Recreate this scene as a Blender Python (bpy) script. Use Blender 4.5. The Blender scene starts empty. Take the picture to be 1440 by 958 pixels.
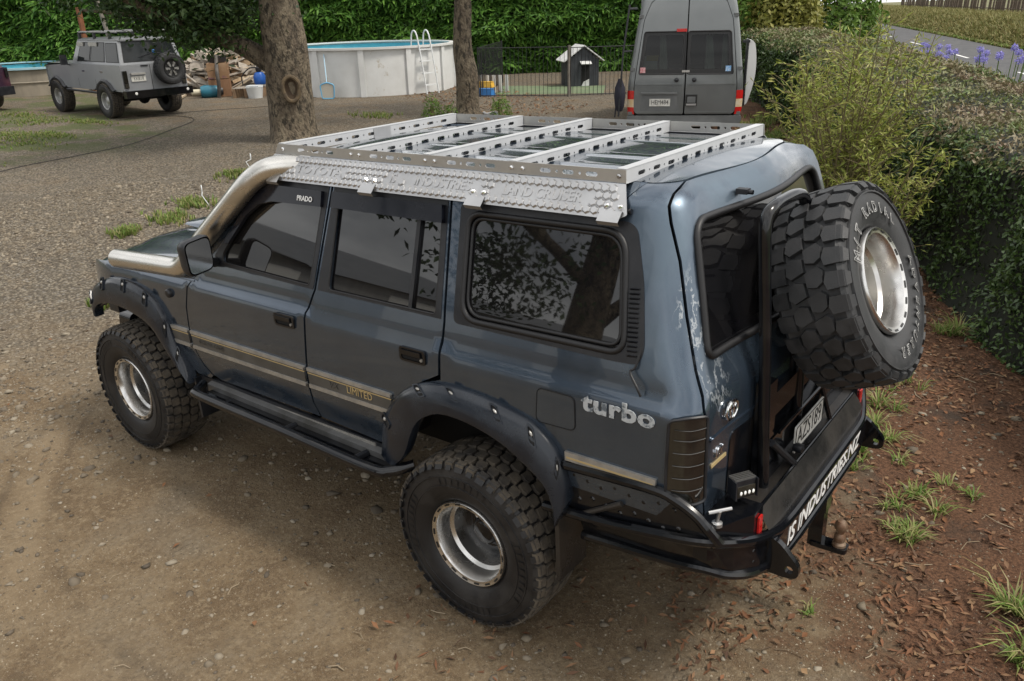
import bpy, math, random
import numpy as np
from mathutils import Vector, Matrix
from mathutils.geometry import delaunay_2d_cdt
PI = math.pi
rng = np.random.default_rng(7); random.seed(7)
scene = bpy.context.scene
C = scene.collection

# ------------------------------------------------------------------ camera
cam_d = bpy.data.cameras.new('camera'); cam = bpy.data.objects.new('camera', cam_d); C.objects.link(cam)
scene.camera = cam
def cam_basis(yaw, pitch, roll):
    cy, sy, cp, sp = math.cos(yaw), math.sin(yaw), math.cos(pitch), math.sin(pitch)
    f = Vector((cy*cp, sy*cp, sp)); r = Vector((sy, -cy, 0)); u = r.cross(f)
    c, s = math.cos(roll), math.sin(roll)
    return f, c*r+s*u, -s*r+c*u
_f, _r, _u = cam_basis(-.9118, -.3926, -.0265)
cam.matrix_world = Matrix(((_r.x, _u.x, -_f.x, -2.0446), (_r.y, _u.y, -_f.y, 3.2389), (_r.z, _u.z, -_f.z, 2.6747), (0, 0, 0, 1)))
cam_d.sensor_width = 36; cam_d.lens = 1139.6/1440*36; cam_d.clip_start = .05; cam_d.clip_end = 1500

# ------------------------------------------------------------------ sky and sun (overcast)
world = bpy.data.worlds.new('World'); scene.world = world; world.use_nodes = True
nt = world.node_tree; nt.nodes.clear()
SUN_EL, SUN_AZ = math.radians(58), math.radians(200)      # azimuth of the sun's direction, from +x towards +y
wo = nt.nodes.new('ShaderNodeOutputWorld'); bg = nt.nodes.new('ShaderNodeBackground')
sky = nt.nodes.new('ShaderNodeTexSky'); sky.sky_type = 'NISHITA'; sky.sun_disc = False
sky.sun_elevation = SUN_EL; sky.sun_rotation = PI/2-SUN_AZ; sky.air_density = 1.0; sky.dust_density = 4.0; sky.ozone_density = .6
tc = nt.nodes.new('ShaderNodeTexCoord')
mp = nt.nodes.new('ShaderNodeMapping'); mp.inputs['Scale'].default_value = (1, 1, 2.6)
nz = nt.nodes.new('ShaderNodeTexNoise'); nz.inputs['Scale'].default_value = 2.3; nz.inputs['Detail'].default_value = 7; nz.inputs['Roughness'].default_value = .55; nz.inputs['Distortion'].default_value = .4
cr = nt.nodes.new('ShaderNodeValToRGB'); cr.color_ramp.elements[0].position = .30; cr.color_ramp.elements[0].color = (3.0, 3.05, 3.15, 1)
cr.color_ramp.elements[1].position = .72; cr.color_ramp.elements[1].color = (14.2, 14.0, 13.6, 1)
mx = nt.nodes.new('ShaderNodeMix'); mx.data_type = 'RGBA'; mx.inputs['Factor'].default_value = .82
L = nt.links.new
L(tc.outputs['Generated'], mp.inputs['Vector']); L(mp.outputs['Vector'], nz.inputs['Vector']); L(nz.outputs['Fac'], cr.inputs['Fac'])
L(sky.outputs['Color'], mx.inputs['A']); L(cr.outputs['Color'], mx.inputs['B']); L(mx.outputs['Result'], bg.inputs['Color'])
bg.inputs['Strength'].default_value = .085
L(bg.outputs['Background'], wo.inputs['Surface'])
sd = bpy.data.lights.new('sun', 'SUN'); sun = bpy.data.objects.new('sun', sd); C.objects.link(sun)
sd.energy = 1.5; sd.angle = math.radians(12); sd.color = (1, .94, .85)
sdir = Vector((math.cos(SUN_EL)*math.cos(SUN_AZ), math.cos(SUN_EL)*math.sin(SUN_AZ), math.sin(SUN_EL)))
sun.rotation_euler = sdir.to_track_quat('Z', 'Y').to_euler()
scene.view_settings.view_transform = 'Standard'; scene.view_settings.look = 'None'; scene.view_settings.gamma = 1
scene.view_settings.exposure = .95

# ------------------------------------------------------------------ helpers
def mat(name, c1, c2=None, scale=6, rough=.6, rough2=None, metal=0, bump=0, bscale=60, coat=0, spec=.5, lo=.38, hi=.66, detail=6, c3=None, scale3=30, f3=.5, stretch=None, bdist=.01):
    m = bpy.data.materials.new(name); m.use_nodes = True
    t = m.node_tree; p = t.nodes['Principled BSDF']; ln = t.links.new
    p.inputs['Base Color'].default_value = (*c1, 1); p.inputs['Roughness'].default_value = rough; p.inputs['Metallic'].default_value = metal
    p.inputs['Specular IOR Level'].default_value = spec; p.inputs['Coat Weight'].default_value = coat; p.inputs['Coat Roughness'].default_value = .06
    co = t.nodes.new('ShaderNodeTexCoord'); src = co.outputs['Object']
    if stretch:
        mpn = t.nodes.new('ShaderNodeMapping'); mpn.inputs['Scale'].default_value = stretch; ln(src, mpn.inputs['Vector']); src = mpn.outputs['Vector']
    if c2 is not None or rough2 is not None:
        n = t.nodes.new('ShaderNodeTexNoise'); n.inputs['Scale'].default_value = scale; n.inputs['Detail'].default_value = detail; n.inputs['Roughness'].default_value = .6
        ln(src, n.inputs['Vector'])
        mr = t.nodes.new('ShaderNodeMapRange'); mr.inputs['From Min'].default_value = lo; mr.inputs['From Max'].default_value = hi
        ln(n.outputs['Fac'], mr.inputs['Value'])
        if c2 is not None:
            x = t.nodes.new('ShaderNodeMix'); x.data_type = 'RGBA'; x.inputs['A'].default_value = (*c1, 1); x.inputs['B'].default_value = (*c2, 1)
            ln(mr.outputs['Result'], x.inputs['Factor']); out = x.outputs['Result']
            if c3 is not None:
                n3 = t.nodes.new('ShaderNodeTexNoise'); n3.inputs['Scale'].default_value = scale3; n3.inputs['Detail'].default_value = 8; n3.inputs['Roughness'].default_value = .65
                ln(src, n3.inputs['Vector'])
                m3 = t.nodes.new('ShaderNodeMapRange'); m3.inputs['From Min'].default_value = f3; m3.inputs['From Max'].default_value = f3+.12; ln(n3.outputs['Fac'], m3.inputs['Value'])
                x3 = t.nodes.new('ShaderNodeMix'); x3.data_type = 'RGBA'; x3.inputs['B'].default_value = (*c3, 1); ln(out, x3.inputs['A']); ln(m3.outputs['Result'], x3.inputs['Factor']); out = x3.outputs['Result']
            ln(out, p.inputs['Base Color'])
        if rough2 is not None:
            xr = t.nodes.new('ShaderNodeMapRange'); xr.inputs['To Min'].default_value = rough; xr.inputs['To Max'].default_value = rough2
            ln(mr.outputs['Result'], xr.inputs['Value']); ln(xr.outputs['Result'], p.inputs['Roughness'])
    if bump:
        bn = t.nodes.new('ShaderNodeTexNoise'); bn.inputs['Scale'].default_value = bscale; bn.inputs['Detail'].default_value = 5; ln(src, bn.inputs['Vector'])
        b = t.nodes.new('ShaderNodeBump'); b.inputs['Strength'].default_value = bump; b.inputs['Distance'].default_value = bdist
        ln(bn.outputs['Fac'], b.inputs['Height']); ln(b.outputs['Normal'], p.inputs['Normal'])
    return m

def ob(name, v, f, m, parent=None, smooth=False, mi=None, loc=None, rot=None, flat_angle=None):
    me = bpy.data.meshes.new(name)
    if isinstance(v, np.ndarray): v = v.tolist()
    me.from_pydata(v, [], f)
    for x in (m if isinstance(m, (list, tuple)) else [m]): me.materials.append(x)
    if mi is not None: me.polygons.foreach_set('material_index', np.array(mi, 'i'))
    if smooth: me.polygons.foreach_set('use_smooth', np.ones(len(me.polygons), bool))
    if flat_angle: me.set_sharp_from_angle(angle=math.radians(flat_angle))
    me.update()
    return link(name, me, parent, loc, rot)
def link(name, me, parent=None, loc=None, rot=None):
    o = bpy.data.objects.new(name, me); C.objects.link(o)
    if parent is not None: o.parent = parent
    if loc is not None: o.location = loc
    if rot is not None: o.rotation_euler = rot
    return o
def empty(name, loc=(0, 0, 0), rz=0, label=None, cat=None, group=None):
    o = bpy.data.objects.new(name, None); C.objects.link(o); o.location = loc; o.rotation_euler = (0, 0, rz); o.empty_display_size = .2
    tag(o, label, cat, group); return o
def tag(o, label=None, cat=None, group=None, kind=None):
    if label: o['label'] = label
    if cat: o['category'] = cat
    if group: o['group'] = group
    if kind: o['kind'] = kind
    return o
def copy_tree(o, parent=None):
    c = o.copy(); C.objects.link(c)
    if parent is not None: c.parent = parent
    for ch in list(o.children): copy_tree(ch, c)
    return c

class MB:
    def __init__(s): s.v = []; s.f = []; s.mi = []
    def add(s, v, f, mi=0):
        n = len(s.v); s.v += [tuple(map(float, p)) for p in v]; s.f += [tuple(i+n for i in q) for q in f]; s.mi += [mi]*len(f); return s
    def box(s, c, d, rz=0, mi=0, M=None, taper=1.0):
        hx, hy, hz = d[0]/2, d[1]/2, d[2]/2
        p = [(sx*hx*(taper if sz > 0 else 1), sy*hy*(taper if sz > 0 else 1), sz*hz) for sz in (-1, 1) for sy in (-1, 1) for sx in (-1, 1)]
        R = M if M is not None else Matrix.Rotation(rz, 3, 'Z')
        p = [R @ Vector(q)+Vector(c) for q in p]
        return s.add(p, [(0, 2, 3, 1), (4, 5, 7, 6), (0, 1, 5, 4), (1, 3, 7, 5), (3, 2, 6, 7), (2, 0, 4, 6)], mi)
    def tube(s, path, r, n=10, closed=False, mi=0, caps=True, flat=None):
        P = [Vector(p) for p in path]; k = len(P); R = r if isinstance(r, (list, tuple, np.ndarray)) else [r]*k
        tang = []
        for i in range(k):
            a = P[(i-1) % k] if (closed or i > 0) else P[i]; b = P[(i+1) % k] if (closed or i < k-1) else P[i]
            tang.append((b-a).normalized())
        t0 = tang[0]; up = Vector((0, 0, 1)) if abs(t0.z) < .9 else Vector((1, 0, 0))
        nrm = (up-t0*up.dot(t0)).normalized(); v = []
        for i in range(k):
            t = tang[i]; nrm = (nrm-t*nrm.dot(t)).normalized(); bn = t.cross(nrm)
            for j in range(n):
                a = 2*PI*j/n; v.append(P[i]+(nrm*math.cos(a)+bn*math.sin(a))*R[i])
        f = []
        for i in range(k if closed else k-1):
            for j in range(n):
                a, b = i*n+j, i*n+(j+1) % n; c, d = ((i+1) % k)*n+(j+1) % n, ((i+1) % k)*n+j
                f.append((a, b, c, d))
        if caps and not closed: f += [tuple(range(n-1, -1, -1)), tuple(range((k-1)*n, k*n))]
        return s.add(v, f, mi)
    def lathe(s, prof, n=24, axis='z', c=(0, 0, 0), mi=0, close=False, M=None):
        v = []
        for (r, h) in prof:
            for j in range(n):
                a = 2*PI*j/n; x, y = r*math.cos(a), r*math.sin(a)
                p = (x, y, h) if axis == 'z' else ((x, h, y) if axis == 'y' else (h, x, y))
                p = Vector(p)
                if M is not None: p = M @ p
                v.append(p+Vector(c))
        f = []; k = len(prof)
        for i in range(k-1):
            for j in range(n):
                q = (i*n+j, i*n+(j+1) % n, (i+1)*n+(j+1) % n, (i+1)*n+j)
                f.append(q[::-1] if axis == 'y' else q)
        return s.add(v, f, mi)
    def prism(s, out, t, plane='xz', at=0, mi=0, M=None, c=(0, 0, 0)):
        n = len(out); v = []
        for h in (at-t/2, at+t/2):
            for a, b in out:
                p = Vector({'xz': (a, h, b), 'yz': (h, a, b), 'xy': (a, b, h)}[plane])
                if M is not None: p = M @ p
                v.append(p+Vector(c))
        f = [tuple(range(n-1, -1, -1)), tuple(range(n, 2*n))]+[(i, (i+1) % n, n+(i+1) % n, n+i) for i in range(n)]
        return s.add(v, f, mi)
    def ob(s, name, m, parent=None, smooth=False, angle=35, **k):
        o = ob(name, s.v, s.f, m, parent, smooth=smooth, mi=s.mi, flat_angle=angle if smooth else None, **k)
        fix_normals(o.data); return o
import bmesh
def fix_normals(me):
    b = bmesh.new(); b.from_mesh(me); bmesh.ops.recalc_face_normals(b, faces=b.faces); b.to_mesh(me); b.free()

def resample(pts, step, closed=True):
    out = []; n = len(pts)
    for i in range(n if closed else n-1):
        a = np.array(pts[i], float); b = np.array(pts[(i+1) % n], float); k = max(1, int(math.ceil(np.linalg.norm(b-a)/step)))
        out += [tuple(a+(b-a)*j/k) for j in range(k)]
    if not closed: out.append(tuple(pts[-1]))
    return out
def rounded(pts, r, k=5):
    """closed polygon with rounded corners; r scalar or list"""
    n = len(pts); out = []
    for i in range(n):
        p = np.array(pts[i], float); a = np.array(pts[i-1], float)-p; b = np.array(pts[(i+1) % n], float)-p
        la, lb = np.linalg.norm(a), np.linalg.norm(b); rr = min(r[i] if isinstance(r, (list, tuple)) else r, la*.49, lb*.49)
        if rr < 1e-4: out.append(tuple(p)); continue
        p0, p2 = p+a/la*rr, p+b/lb*rr
        for j in range(k+1):
            t = j/k; out.append(tuple((1-t)**2*p0+2*t*(1-t)*p+t*t*p2))
    return out
def smoothline(pts, n):
    """Catmull-Rom through points (any dim), n samples"""
    P = np.array(pts, float); P = np.vstack([2*P[0]-P[1], P, 2*P[-1]-P[-2]]); k = len(P)-3; out = []
    for t in np.linspace(0, k-1e-9, n):
        i = int(t); u = t-i; a, b, c, d = P[i:i+4]
        out.append(.5*((2*b)+(-a+c)*u+(2*a-5*b+4*c-d)*u*u+(-a+3*b-3*c+d)*u**3))
    return np.array(out)
def inside(poly, pts):
    x, y = pts[:, 0], pts[:, 1]; r = np.zeros(len(pts), bool); n = len(poly)
    for i in range(n):
        (x1, y1), (x2, y2) = poly[i], poly[(i+1) % n]
        if y1 == y2: continue
        r ^= ((y1 > y) != (y2 > y)) & (x < (x2-x1)*(y-y1)/(y2-y1)+x1)
    return r
def nearpoly(poly, pts, d):
    r = np.zeros(len(pts), bool); n = len(poly)
    for i in range(n):
        a = np.array(poly[i]); b = np.array(poly[(i+1) % n]); ab = b-a; l = (ab**2).sum()+1e-12
        t = np.clip(((pts-a)@ab)/l, 0, 1); r |= ((pts-a-t[:, None]*ab)**2).sum(1) < d*d
    return r
def cdt(outline, holes=(), step=.05):
    loops = [outline]+list(holes); P = []; E = []
    for lp in loops:
        n0 = len(P); P += list(lp); E += [(n0+i, n0+(i+1) % len(lp)) for i in range(len(lp))]
    o = np.array(outline); x0, y0 = o.min(0); x1, y1 = o.max(0)
    g = np.stack(np.meshgrid(np.arange(x0+step/2, x1, step), np.arange(y0+step/2, y1, step)), -1).reshape(-1, 2)
    if len(g):
        k = inside(outline, g)
        for h in holes: k &= ~inside(h, g)
        g = g[k]
        for lp in loops:
            if len(g): g = g[~nearpoly(lp, g, step*.45)]
        P += [tuple(q) for q in g]
    r = delaunay_2d_cdt([Vector((float(p[0]), float(p[1]))) for p in P], E, [], 1, 1e-6, False)
    V = np.array([tuple(p) for p in r[0]]); F = np.array([tuple(f) for f in r[2]]); cen = V[F].mean(1)
    k = inside(outline, cen)
    for h in holes: k &= ~inside(h, cen)
    return V, [tuple(map(int, f)) for f in F[k]]
def plate_holes(outline, holes, t, place, step=.5):
    """flat plate with through holes; place maps (u,v,w)->xyz; returns verts, faces"""
    V, F = cdt(outline, holes, step); n = len(V)
    v = [place(a, b, t) for a, b in V]+[place(a, b, 0) for a, b in V]
    f = [tuple(q) for q in F]+[tuple(i+n for i in q[::-1]) for q in F]
    cnt = {}
    for q in F:
        for i in range(len(q)):
            e = (q[i], q[(i+1) % len(q)]); cnt[e] = 1
    for (a, b) in list(cnt):
        if (b, a) not in cnt: f.append((b, a, a+n, b+n))
    return v, f
def stadium(cx, cy, l, w, k=4):
    r = w/2; o = []
    for s, a0 in ((1, -PI/2), (-1, PI/2)):
        for j in range(k+1):
            a = a0+PI*j/k; o.append((cx+s*(l/2-r)+r*math.cos(a), cy+r*math.sin(a)))
    return o
def circle(cx, cy, r, n=8): return [(cx+r*math.cos(2*PI*i/n), cy+r*math.sin(2*PI*i/n)) for i in range(n)]

def text_mesh(s, size, ext=.001, shear=0, offset=0, spacing=1, ax='CENTER', res=3):
    cu = bpy.data.curves.new('t', 'FONT'); cu.body = s; cu.size = size; cu.extrude = ext; cu.shear = shear; cu.offset = offset
    cu.space_character = spacing; cu.align_x = ax; cu.align_y = 'CENTER'; cu.resolution_u = res
    o = bpy.data.objects.new('t', cu); C.objects.link(o); dg = bpy.context.evaluated_depsgraph_get(); dg.update()
    me = bpy.data.meshes.new_from_object(o.evaluated_get(dg)); bpy.data.objects.remove(o); bpy.data.curves.remove(cu)
    return me
def text(name, s, size, pos, right, up, m, parent=None, xscale=1, **k):
    me = text_mesh(s, size, **k); r = Vector(right).normalized(); u = Vector(up); u = (u-r*u.dot(r)).normalized(); n = r.cross(u)
    M = Matrix(((r.x*xscale, u.x, n.x, pos[0]), (r.y*xscale, u.y, n.y, pos[1]), (r.z*xscale, u.z, n.z, pos[2]), (0, 0, 0, 1)))
    me.transform(M); me.materials.clear(); me.materials.append(m); me.name = name
    return link(name, me, parent)

# ------------------------------------------------------------------ main car: materials
def paint_mat():
    m = bpy.data.materials.new('metallic_blue_paint'); m.use_nodes = True; t = m.node_tree; p = t.nodes['Principled BSDF']; ln = t.links.new
    co = t.nodes.new('ShaderNodeTexCoord'); sep = t.nodes.new('ShaderNodeSeparateXYZ'); ln(co.outputs['Object'], sep.inputs[0])
    def noise(sc, d=6, stretch=None):
        n = t.nodes.new('ShaderNodeTexNoise'); n.inputs['Scale'].default_value = sc; n.inputs['Detail'].default_value = d; n.inputs['Roughness'].default_value = .6
        if stretch:
            q = t.nodes.new('ShaderNodeMapping'); q.inputs['Scale'].default_value = stretch; ln(co.outputs['Object'], q.inputs['Vector']); ln(q.outputs['Vector'], n.inputs['Vector'])
        else: ln(co.outputs['Object'], n.inputs['Vector'])
        return n.outputs['Fac']
    def mr(src, a, b, c=0., d=1.):
        n = t.nodes.new('ShaderNodeMapRange'); n.inputs['From Min'].default_value = a; n.inputs['From Max'].default_value = b; n.inputs['To Min'].default_value = c; n.inputs['To Max'].default_value = d
        ln(src, n.inputs['Value']); return n.outputs['Result']
    def mul(a, b, op='MULTIPLY'):
        n = t.nodes.new('ShaderNodeMath'); n.operation = op; n.use_clamp = True
        for i, x in enumerate((a, b)):
            if isinstance(x, (int, float)): n.inputs[i].default_value = x
            else: ln(x, n.inputs[i])
        return n.outputs[0]
    def mixc(fac, a, b):
        n = t.nodes.new('ShaderNodeMix'); n.data_type = 'RGBA'; ln(fac, n.inputs['Factor'])
        for k, x in (('A', a), ('B', b)):
            if isinstance(x, tuple): n.inputs[k].default_value = (*x, 1)
            else: ln(x, n.inputs[k])
        return n.outputs['Result']
    n1 = mr(noise(2.2), .35, .7)
    col = mixc(n1, (.046, .068, .100), (.068, .094, .130))
    # chalky sun-bleached clear coat on the rear pillar and roof edge
    fade = mul(mul(mr(sep.outputs['X'], -.62, -.86), mr(sep.outputs['Z'], 1.28, 1.52)), mr(noise(4, 8, (1, 1, .35)), .36, .62))
    col = mixc(mul(fade, .55), col, (.17, .22, .26))
    # peeling lacquer: a wandering pale line beside the tailgate shut line
    nn = noise(14, 10, (1, 1, .45)); band = mul(mr(nn, .485, .505), mr(nn, .535, .515))
    zone = mul(mul(mr(sep.outputs['X'], -.905, -.93), mul(mr(sep.outputs['Y'], .60, .70), mr(sep.outputs['Y'], .80, .775))), mul(mr(sep.outputs['Z'], 1.27, 1.32), mr(sep.outputs['Z'], 1.82, 1.70)))
    peel = mul(band, zone)
    col = mixc(mul(peel, .8), col, (.45, .48, .5))
    # road dirt low down
    dz = mul(mr(sep.outputs['Z'], 1.0, .72), mr(noise(9, 8, (.5, 1, 1.4)), .38, .68))
    col = mixc(mul(dz, .55), col, (.085, .075, .062))
    streak = mul(mr(noise(22, 3, (1, 1, .06)), .58, .72), mr(sep.outputs['Z'], 1.35, 1.0))
    col = mixc(mul(streak, .3), col, (.01, .014, .02))
    ln(col, p.inputs['Base Color'])
    r = mul(mul(mr(noise(5, 8), .3, .75, .16, .28), mul(fade, .25), 'ADD'), mul(mul(dz, .35), mul(peel, .3), 'ADD'), 'ADD'); ln(r, p.inputs['Roughness'])
    p.inputs['Metallic'].default_value = .7; p.inputs['Coat Roughness'].default_value = .03
    ln(mr(mul(fade, dz, 'ADD'), 0, 1, 1., .15), p.inputs['Coat Weight'])
    b = t.nodes.new('ShaderNodeBump'); b.inputs['Strength'].default_value = .10; b.inputs['Distance'].default_value = .012; ln(noise(3.2, 2), b.inputs['Height']); ln(b.outputs['Normal'], p.inputs['Normal'])
    return m
PAINT = paint_mat()
BLACKPAINT = mat('black_gloss_paint', (.004, .0045, .006), (.016, .015, .014), 7, .10, .24, 0, coat=.25, lo=.5, hi=.8, spec=.35)
SATIN = mat('black_satin_plastic', (.007, .008, .011), (.018, .019, .022), 9, .32, .55, bump=.05, bscale=200)
FLARE = mat('flare_plastic', (.007, .010, .016), (.016, .021, .029), 5, .17, .36, lo=.4, hi=.7)
RUBBER = mat('rubber_seal', (.006, .006, .007), None, rough=.5)
SHIELD = mat('smoked_acrylic', (.004, .005, .010), (.012, .013, .018), 6, .07, .14, spec=.35)
GLASS = mat('tinted_glass', (.005, .005, .006), (.010, .009, .008), 1.5, .012, .03, spec=.9)
TYRE = mat('tyre_rubber', (.014, .014, .015), (.038, .034, .029), 9, .62, .85, bump=.25, bscale=90, lo=.4, hi=.7, c3=(.075, .062, .048), scale3=7, f3=.56)
TYRESIDE = mat('tyre_sidewall_rubber', (.007, .007, .008), (.028, .025, .022), 6, .5, .75, bump=.15, bscale=120, lo=.45, hi=.72)
TREADDIRT = mat('dusty_tread_rubber', (.028, .025, .022), (.105, .086, .062), 12, .7, .9, bump=.35, bscale=140, lo=.35, hi=.68)
CLEANTYRE = mat('clean_tyre_rubber', (.015, .016, .017), (.032, .032, .033), 14, .5, .7, bump=.12, bscale=180)
POLISHED = mat('polished_alloy', (.66, .65, .63), (.50, .49, .47), 7, .22, .40, metal=1, lo=.4, hi=.75)
ALU = mat('mill_aluminium', (.50, .50, .50), (.40, .40, .40), 4, .38, .5, metal=.9, bump=.03, bscale=300)
ALUWHITE = mat('white_powder_coat', (.47, .48, .49), (.40, .41, .42), 5, .34, .48)
ALUDULL = mat('dull_aluminium', (.50, .49, .46), (.40, .39, .37), 5, .42, .55, metal=.8)
STEEL = mat('brushed_stainless', (.70, .68, .64), (.57, .55, .51), 2.5, .22, .34, metal=1, stretch=(1, 6, 6))
CHROME = mat('chrome', (.75, .75, .75), None, rough=.12, metal=1)
SILVERTRIM = mat('champagne_trim', (.42, .40, .36), (.28, .27, .25), 12, .35, .5, metal=.5)
TRIMBAND = mat('grey_brown_trim', (.055, .052, .046), (.085, .08, .07), 8, .45, .6)
GOLD = mat('gold_pinstripe', (.52, .40, .20), None, rough=.4, metal=.3)
TYREWHITE = mat('grubby_white_lettering', (.42, .42, .41), (.22, .22, .21), 18, .6)
WHITE = mat('white_lettering', (.75, .75, .74), (.6, .6, .58), 30, .5)
DECAL = mat('worn_silver_decal', (.42, .44, .45), (.10, .12, .14), 40, .5, lo=.5, hi=.62)
PLATEW = mat('plate_white', (.62, .62, .58), (.45, .44, .40), 20, .45)
INK = mat('black_ink', (.012, .012, .012), None, rough=.5)
REDLENS = mat('red_reflector', (.55, .02, .015), (.38, .01, .01), 60, .25, coat=.6)
SMOKED = mat('smoked_lens', (.007, .007, .006), (.016, .015, .012), 16, .08, .16, coat=1)
LAMPIN = mat('lamp_inner', (.05, .047, .036), (.025, .023, .018), 25, .3, metal=.3)
LEDW = mat('led_lens', (.75, .75, .72), None, rough=.15)
RUSTBALL = mat('rusty_tow_ball', (.13, .055, .025), (.22, .16, .11), 14, .45, metal=.4)
DIRTYBLACK = mat('dusty_black_steel', (.012, .012, .013), (.036, .030, .023), 4, .22, .55, lo=.32, hi=.85, bump=.1)
WORNGREY = mat('worn_grey_steel', (.15, .15, .148), (.07, .068, .062), 6, .4, .6, metal=.4)
HOLE = mat('unlit_inside', (.004, .004, .004), None, rough=.9)

def pchip(xs,ys):
    xs=np.array(xs,float); ys=np.array(ys,float); h=np.diff(xs); d=np.diff(ys)/h
    m=np.zeros(len(xs)); m[0]=d[0]; m[-1]=d[-1]
    for i in range(1,len(xs)-1):
        if d[i-1]*d[i]>0:
            w1=2*h[i]+h[i-1]; w2=h[i]+2*h[i-1]; m[i]=(w1+w2)/(w1/d[i-1]+w2/d[i])
    def f(x):
        x=np.clip(np.asarray(x,float),xs[0],xs[-1]); i=np.clip(np.searchsorted(xs,x)-1,0,len(xs)-2)
        t=(x-xs[i])/h[i]
        return (ys[i]*(1+2*t)*(1-t)**2+h[i]*m[i]*t*(1-t)**2+ys[i+1]*t*t*(3-2*t)+h[i]*m[i+1]*t*t*(t-1))
    return f
Yp=pchip([.40,.55,.70,.80,.95,1.05,1.2,1.285,1.30,1.325,1.35,1.40,1.45,1.6,1.75,1.88,1.945,1.985,2.02,2.045],
         [.84,.868,.888,.898,.911,.914,.908,.903,.902,.892,.877,.867,.855,.812,.768,.730,.711,.697,.665,.600])
Xr=pchip([.40,.70,1.0,1.25,1.33,1.40,1.46,1.70,1.92,1.98,2.02,2.045],
         [-1.03,-1.06,-1.075,-1.075,-1.068,-1.045,-1.025,-.965,-.905,-.882,-.852,-.805])
RC,BOW=.13,.055
def wall(s,z):
    s=np.asarray(s,float); z=np.asarray(z,float); y0=Yp(z); xr=Xr(z); s0=-(xr+RC); L=RC*np.pi/2
    a=np.clip((s-s0)/RC,0,np.pi/2); t=np.maximum(s-s0-L,0)
    yr=y0-RC-t; u=np.clip(np.abs(yr)/(y0-RC),0,1)
    x=np.where(s<=s0,-s,np.where(s<s0+L,xr+RC-RC*np.sin(a),xr-BOW*(1-u*u)**2))
    y=np.where(s<=s0,y0,np.where(s<s0+L,y0-RC*(1-np.cos(a)),yr))
    nose=np.clip((-s-2.9)/.35,0,None); y=y-.07*nose**2
    return np.stack([x,y,z],-1)
def wall_n(s,z,e=2e-3):
    du=wall(s+e,z)-wall(s-e,z); dv=wall(s,z+e)-wall(s,z-e); n=np.cross(du,dv); n/=np.linalg.norm(n,axis=-1,keepdims=True)+1e-12
    return n

BP = .02767
CAR = empty('off_road_wagon', label='dark blue lifted off-road wagon with spare wheel and aluminium roof rack on the gravel', cat='car')
def B(o): o.rotation_euler = (0, BP, 0); return o          # the body sits nose-down on its springs

def patch(name, out, m, parent, holes=(), off=0., thick=.018, step=.06, sd=1, surf=wall, nrm=wall_n, res=.03, flip=False):
    V, F = cdt(resample(out, res), [resample(h, res) for h in holes], step)
    P = surf(V[:, 0], V[:, 1]); N = nrm(V[:, 0], V[:, 1]); n = len(V)
    top = P+N*off; v = [tuple(p) for p in top]; nn = [tuple(p) for p in N]; f = list(F)
    if thick:
        ed = set()
        for q in F:
            for i in range(len(q)): ed.add((q[i], q[(i+1) % len(q)]))
        idx = {}
        low = top-N*thick
        def g(i):
            if i not in idx:
                idx[i] = len(v); v.append(tuple(top[i])); v.append(tuple(low[i])); nn.append((0, 0, 0)); nn.append((0, 0, 0))
            return idx[i]
        for (a, b) in ed:
            if (b, a) not in ed: ia, ib = g(a), g(b); f.append((ib, ia, ia+1, ib+1))
    if sd < 0:
        v = [(x, -y, z) for x, y, z in v]; nn = [(x, -y, z) for x, y, z in nn]; f = [q[::-1] for q in f]
    if flip: f = [q[::-1] for q in f]
    o = ob(name, v, f, m, parent, smooth=True); o.data.normals_split_custom_set_from_vertices(nn)
    return o
def xs(pts): return [(-x, z) for x, z in pts]     # (x,z) -> (s,z); reverses handedness, cdt does not care
def wpath(pts, off, sd=1, closed=True, step=.04):
    q = np.array(resample(pts, step, closed)); P = wall(q[:, 0], q[:, 1])+wall_n(q[:, 0], q[:, 1])*off
    P[:, 1] *= sd; return P.tolist()

# arch outlines (x,z) on the body side, and the flare lips
F_OUT = smoothline([(3.19, 1.0), (3.165, 1.08), (3.06, 1.178), (2.845, 1.245), (2.60, 1.24), (2.413, 1.181), (2.30, 1.057), (2.245, .903), (2.161, .765)], 30)
F_LIP = smoothline([(3.12, .945), (3.105, 1.0), (3.02, 1.05), (2.84, 1.078), (2.60, 1.056), (2.43, 1.0), (2.325, .885), (2.235, .79), (2.13, .70)], 30)
R_OUT = smoothline([(.548, .715), (.505, .893), (.393, 1.045), (.261, 1.133), (.119, 1.171), (-.07, 1.173), (-.264, 1.146), (-.397, 1.107), (-.505, 1.007), (-.556, .833)], 30)
R_LIP = smoothline([(.40, .70), (.32, .785), (.235, .960), (.10, 1.050), (-.07, 1.056), (-.245, 1.014), (-.375, .945), (-.468, .87), (-.50, .78), (-.505, .70)], 30)

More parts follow.
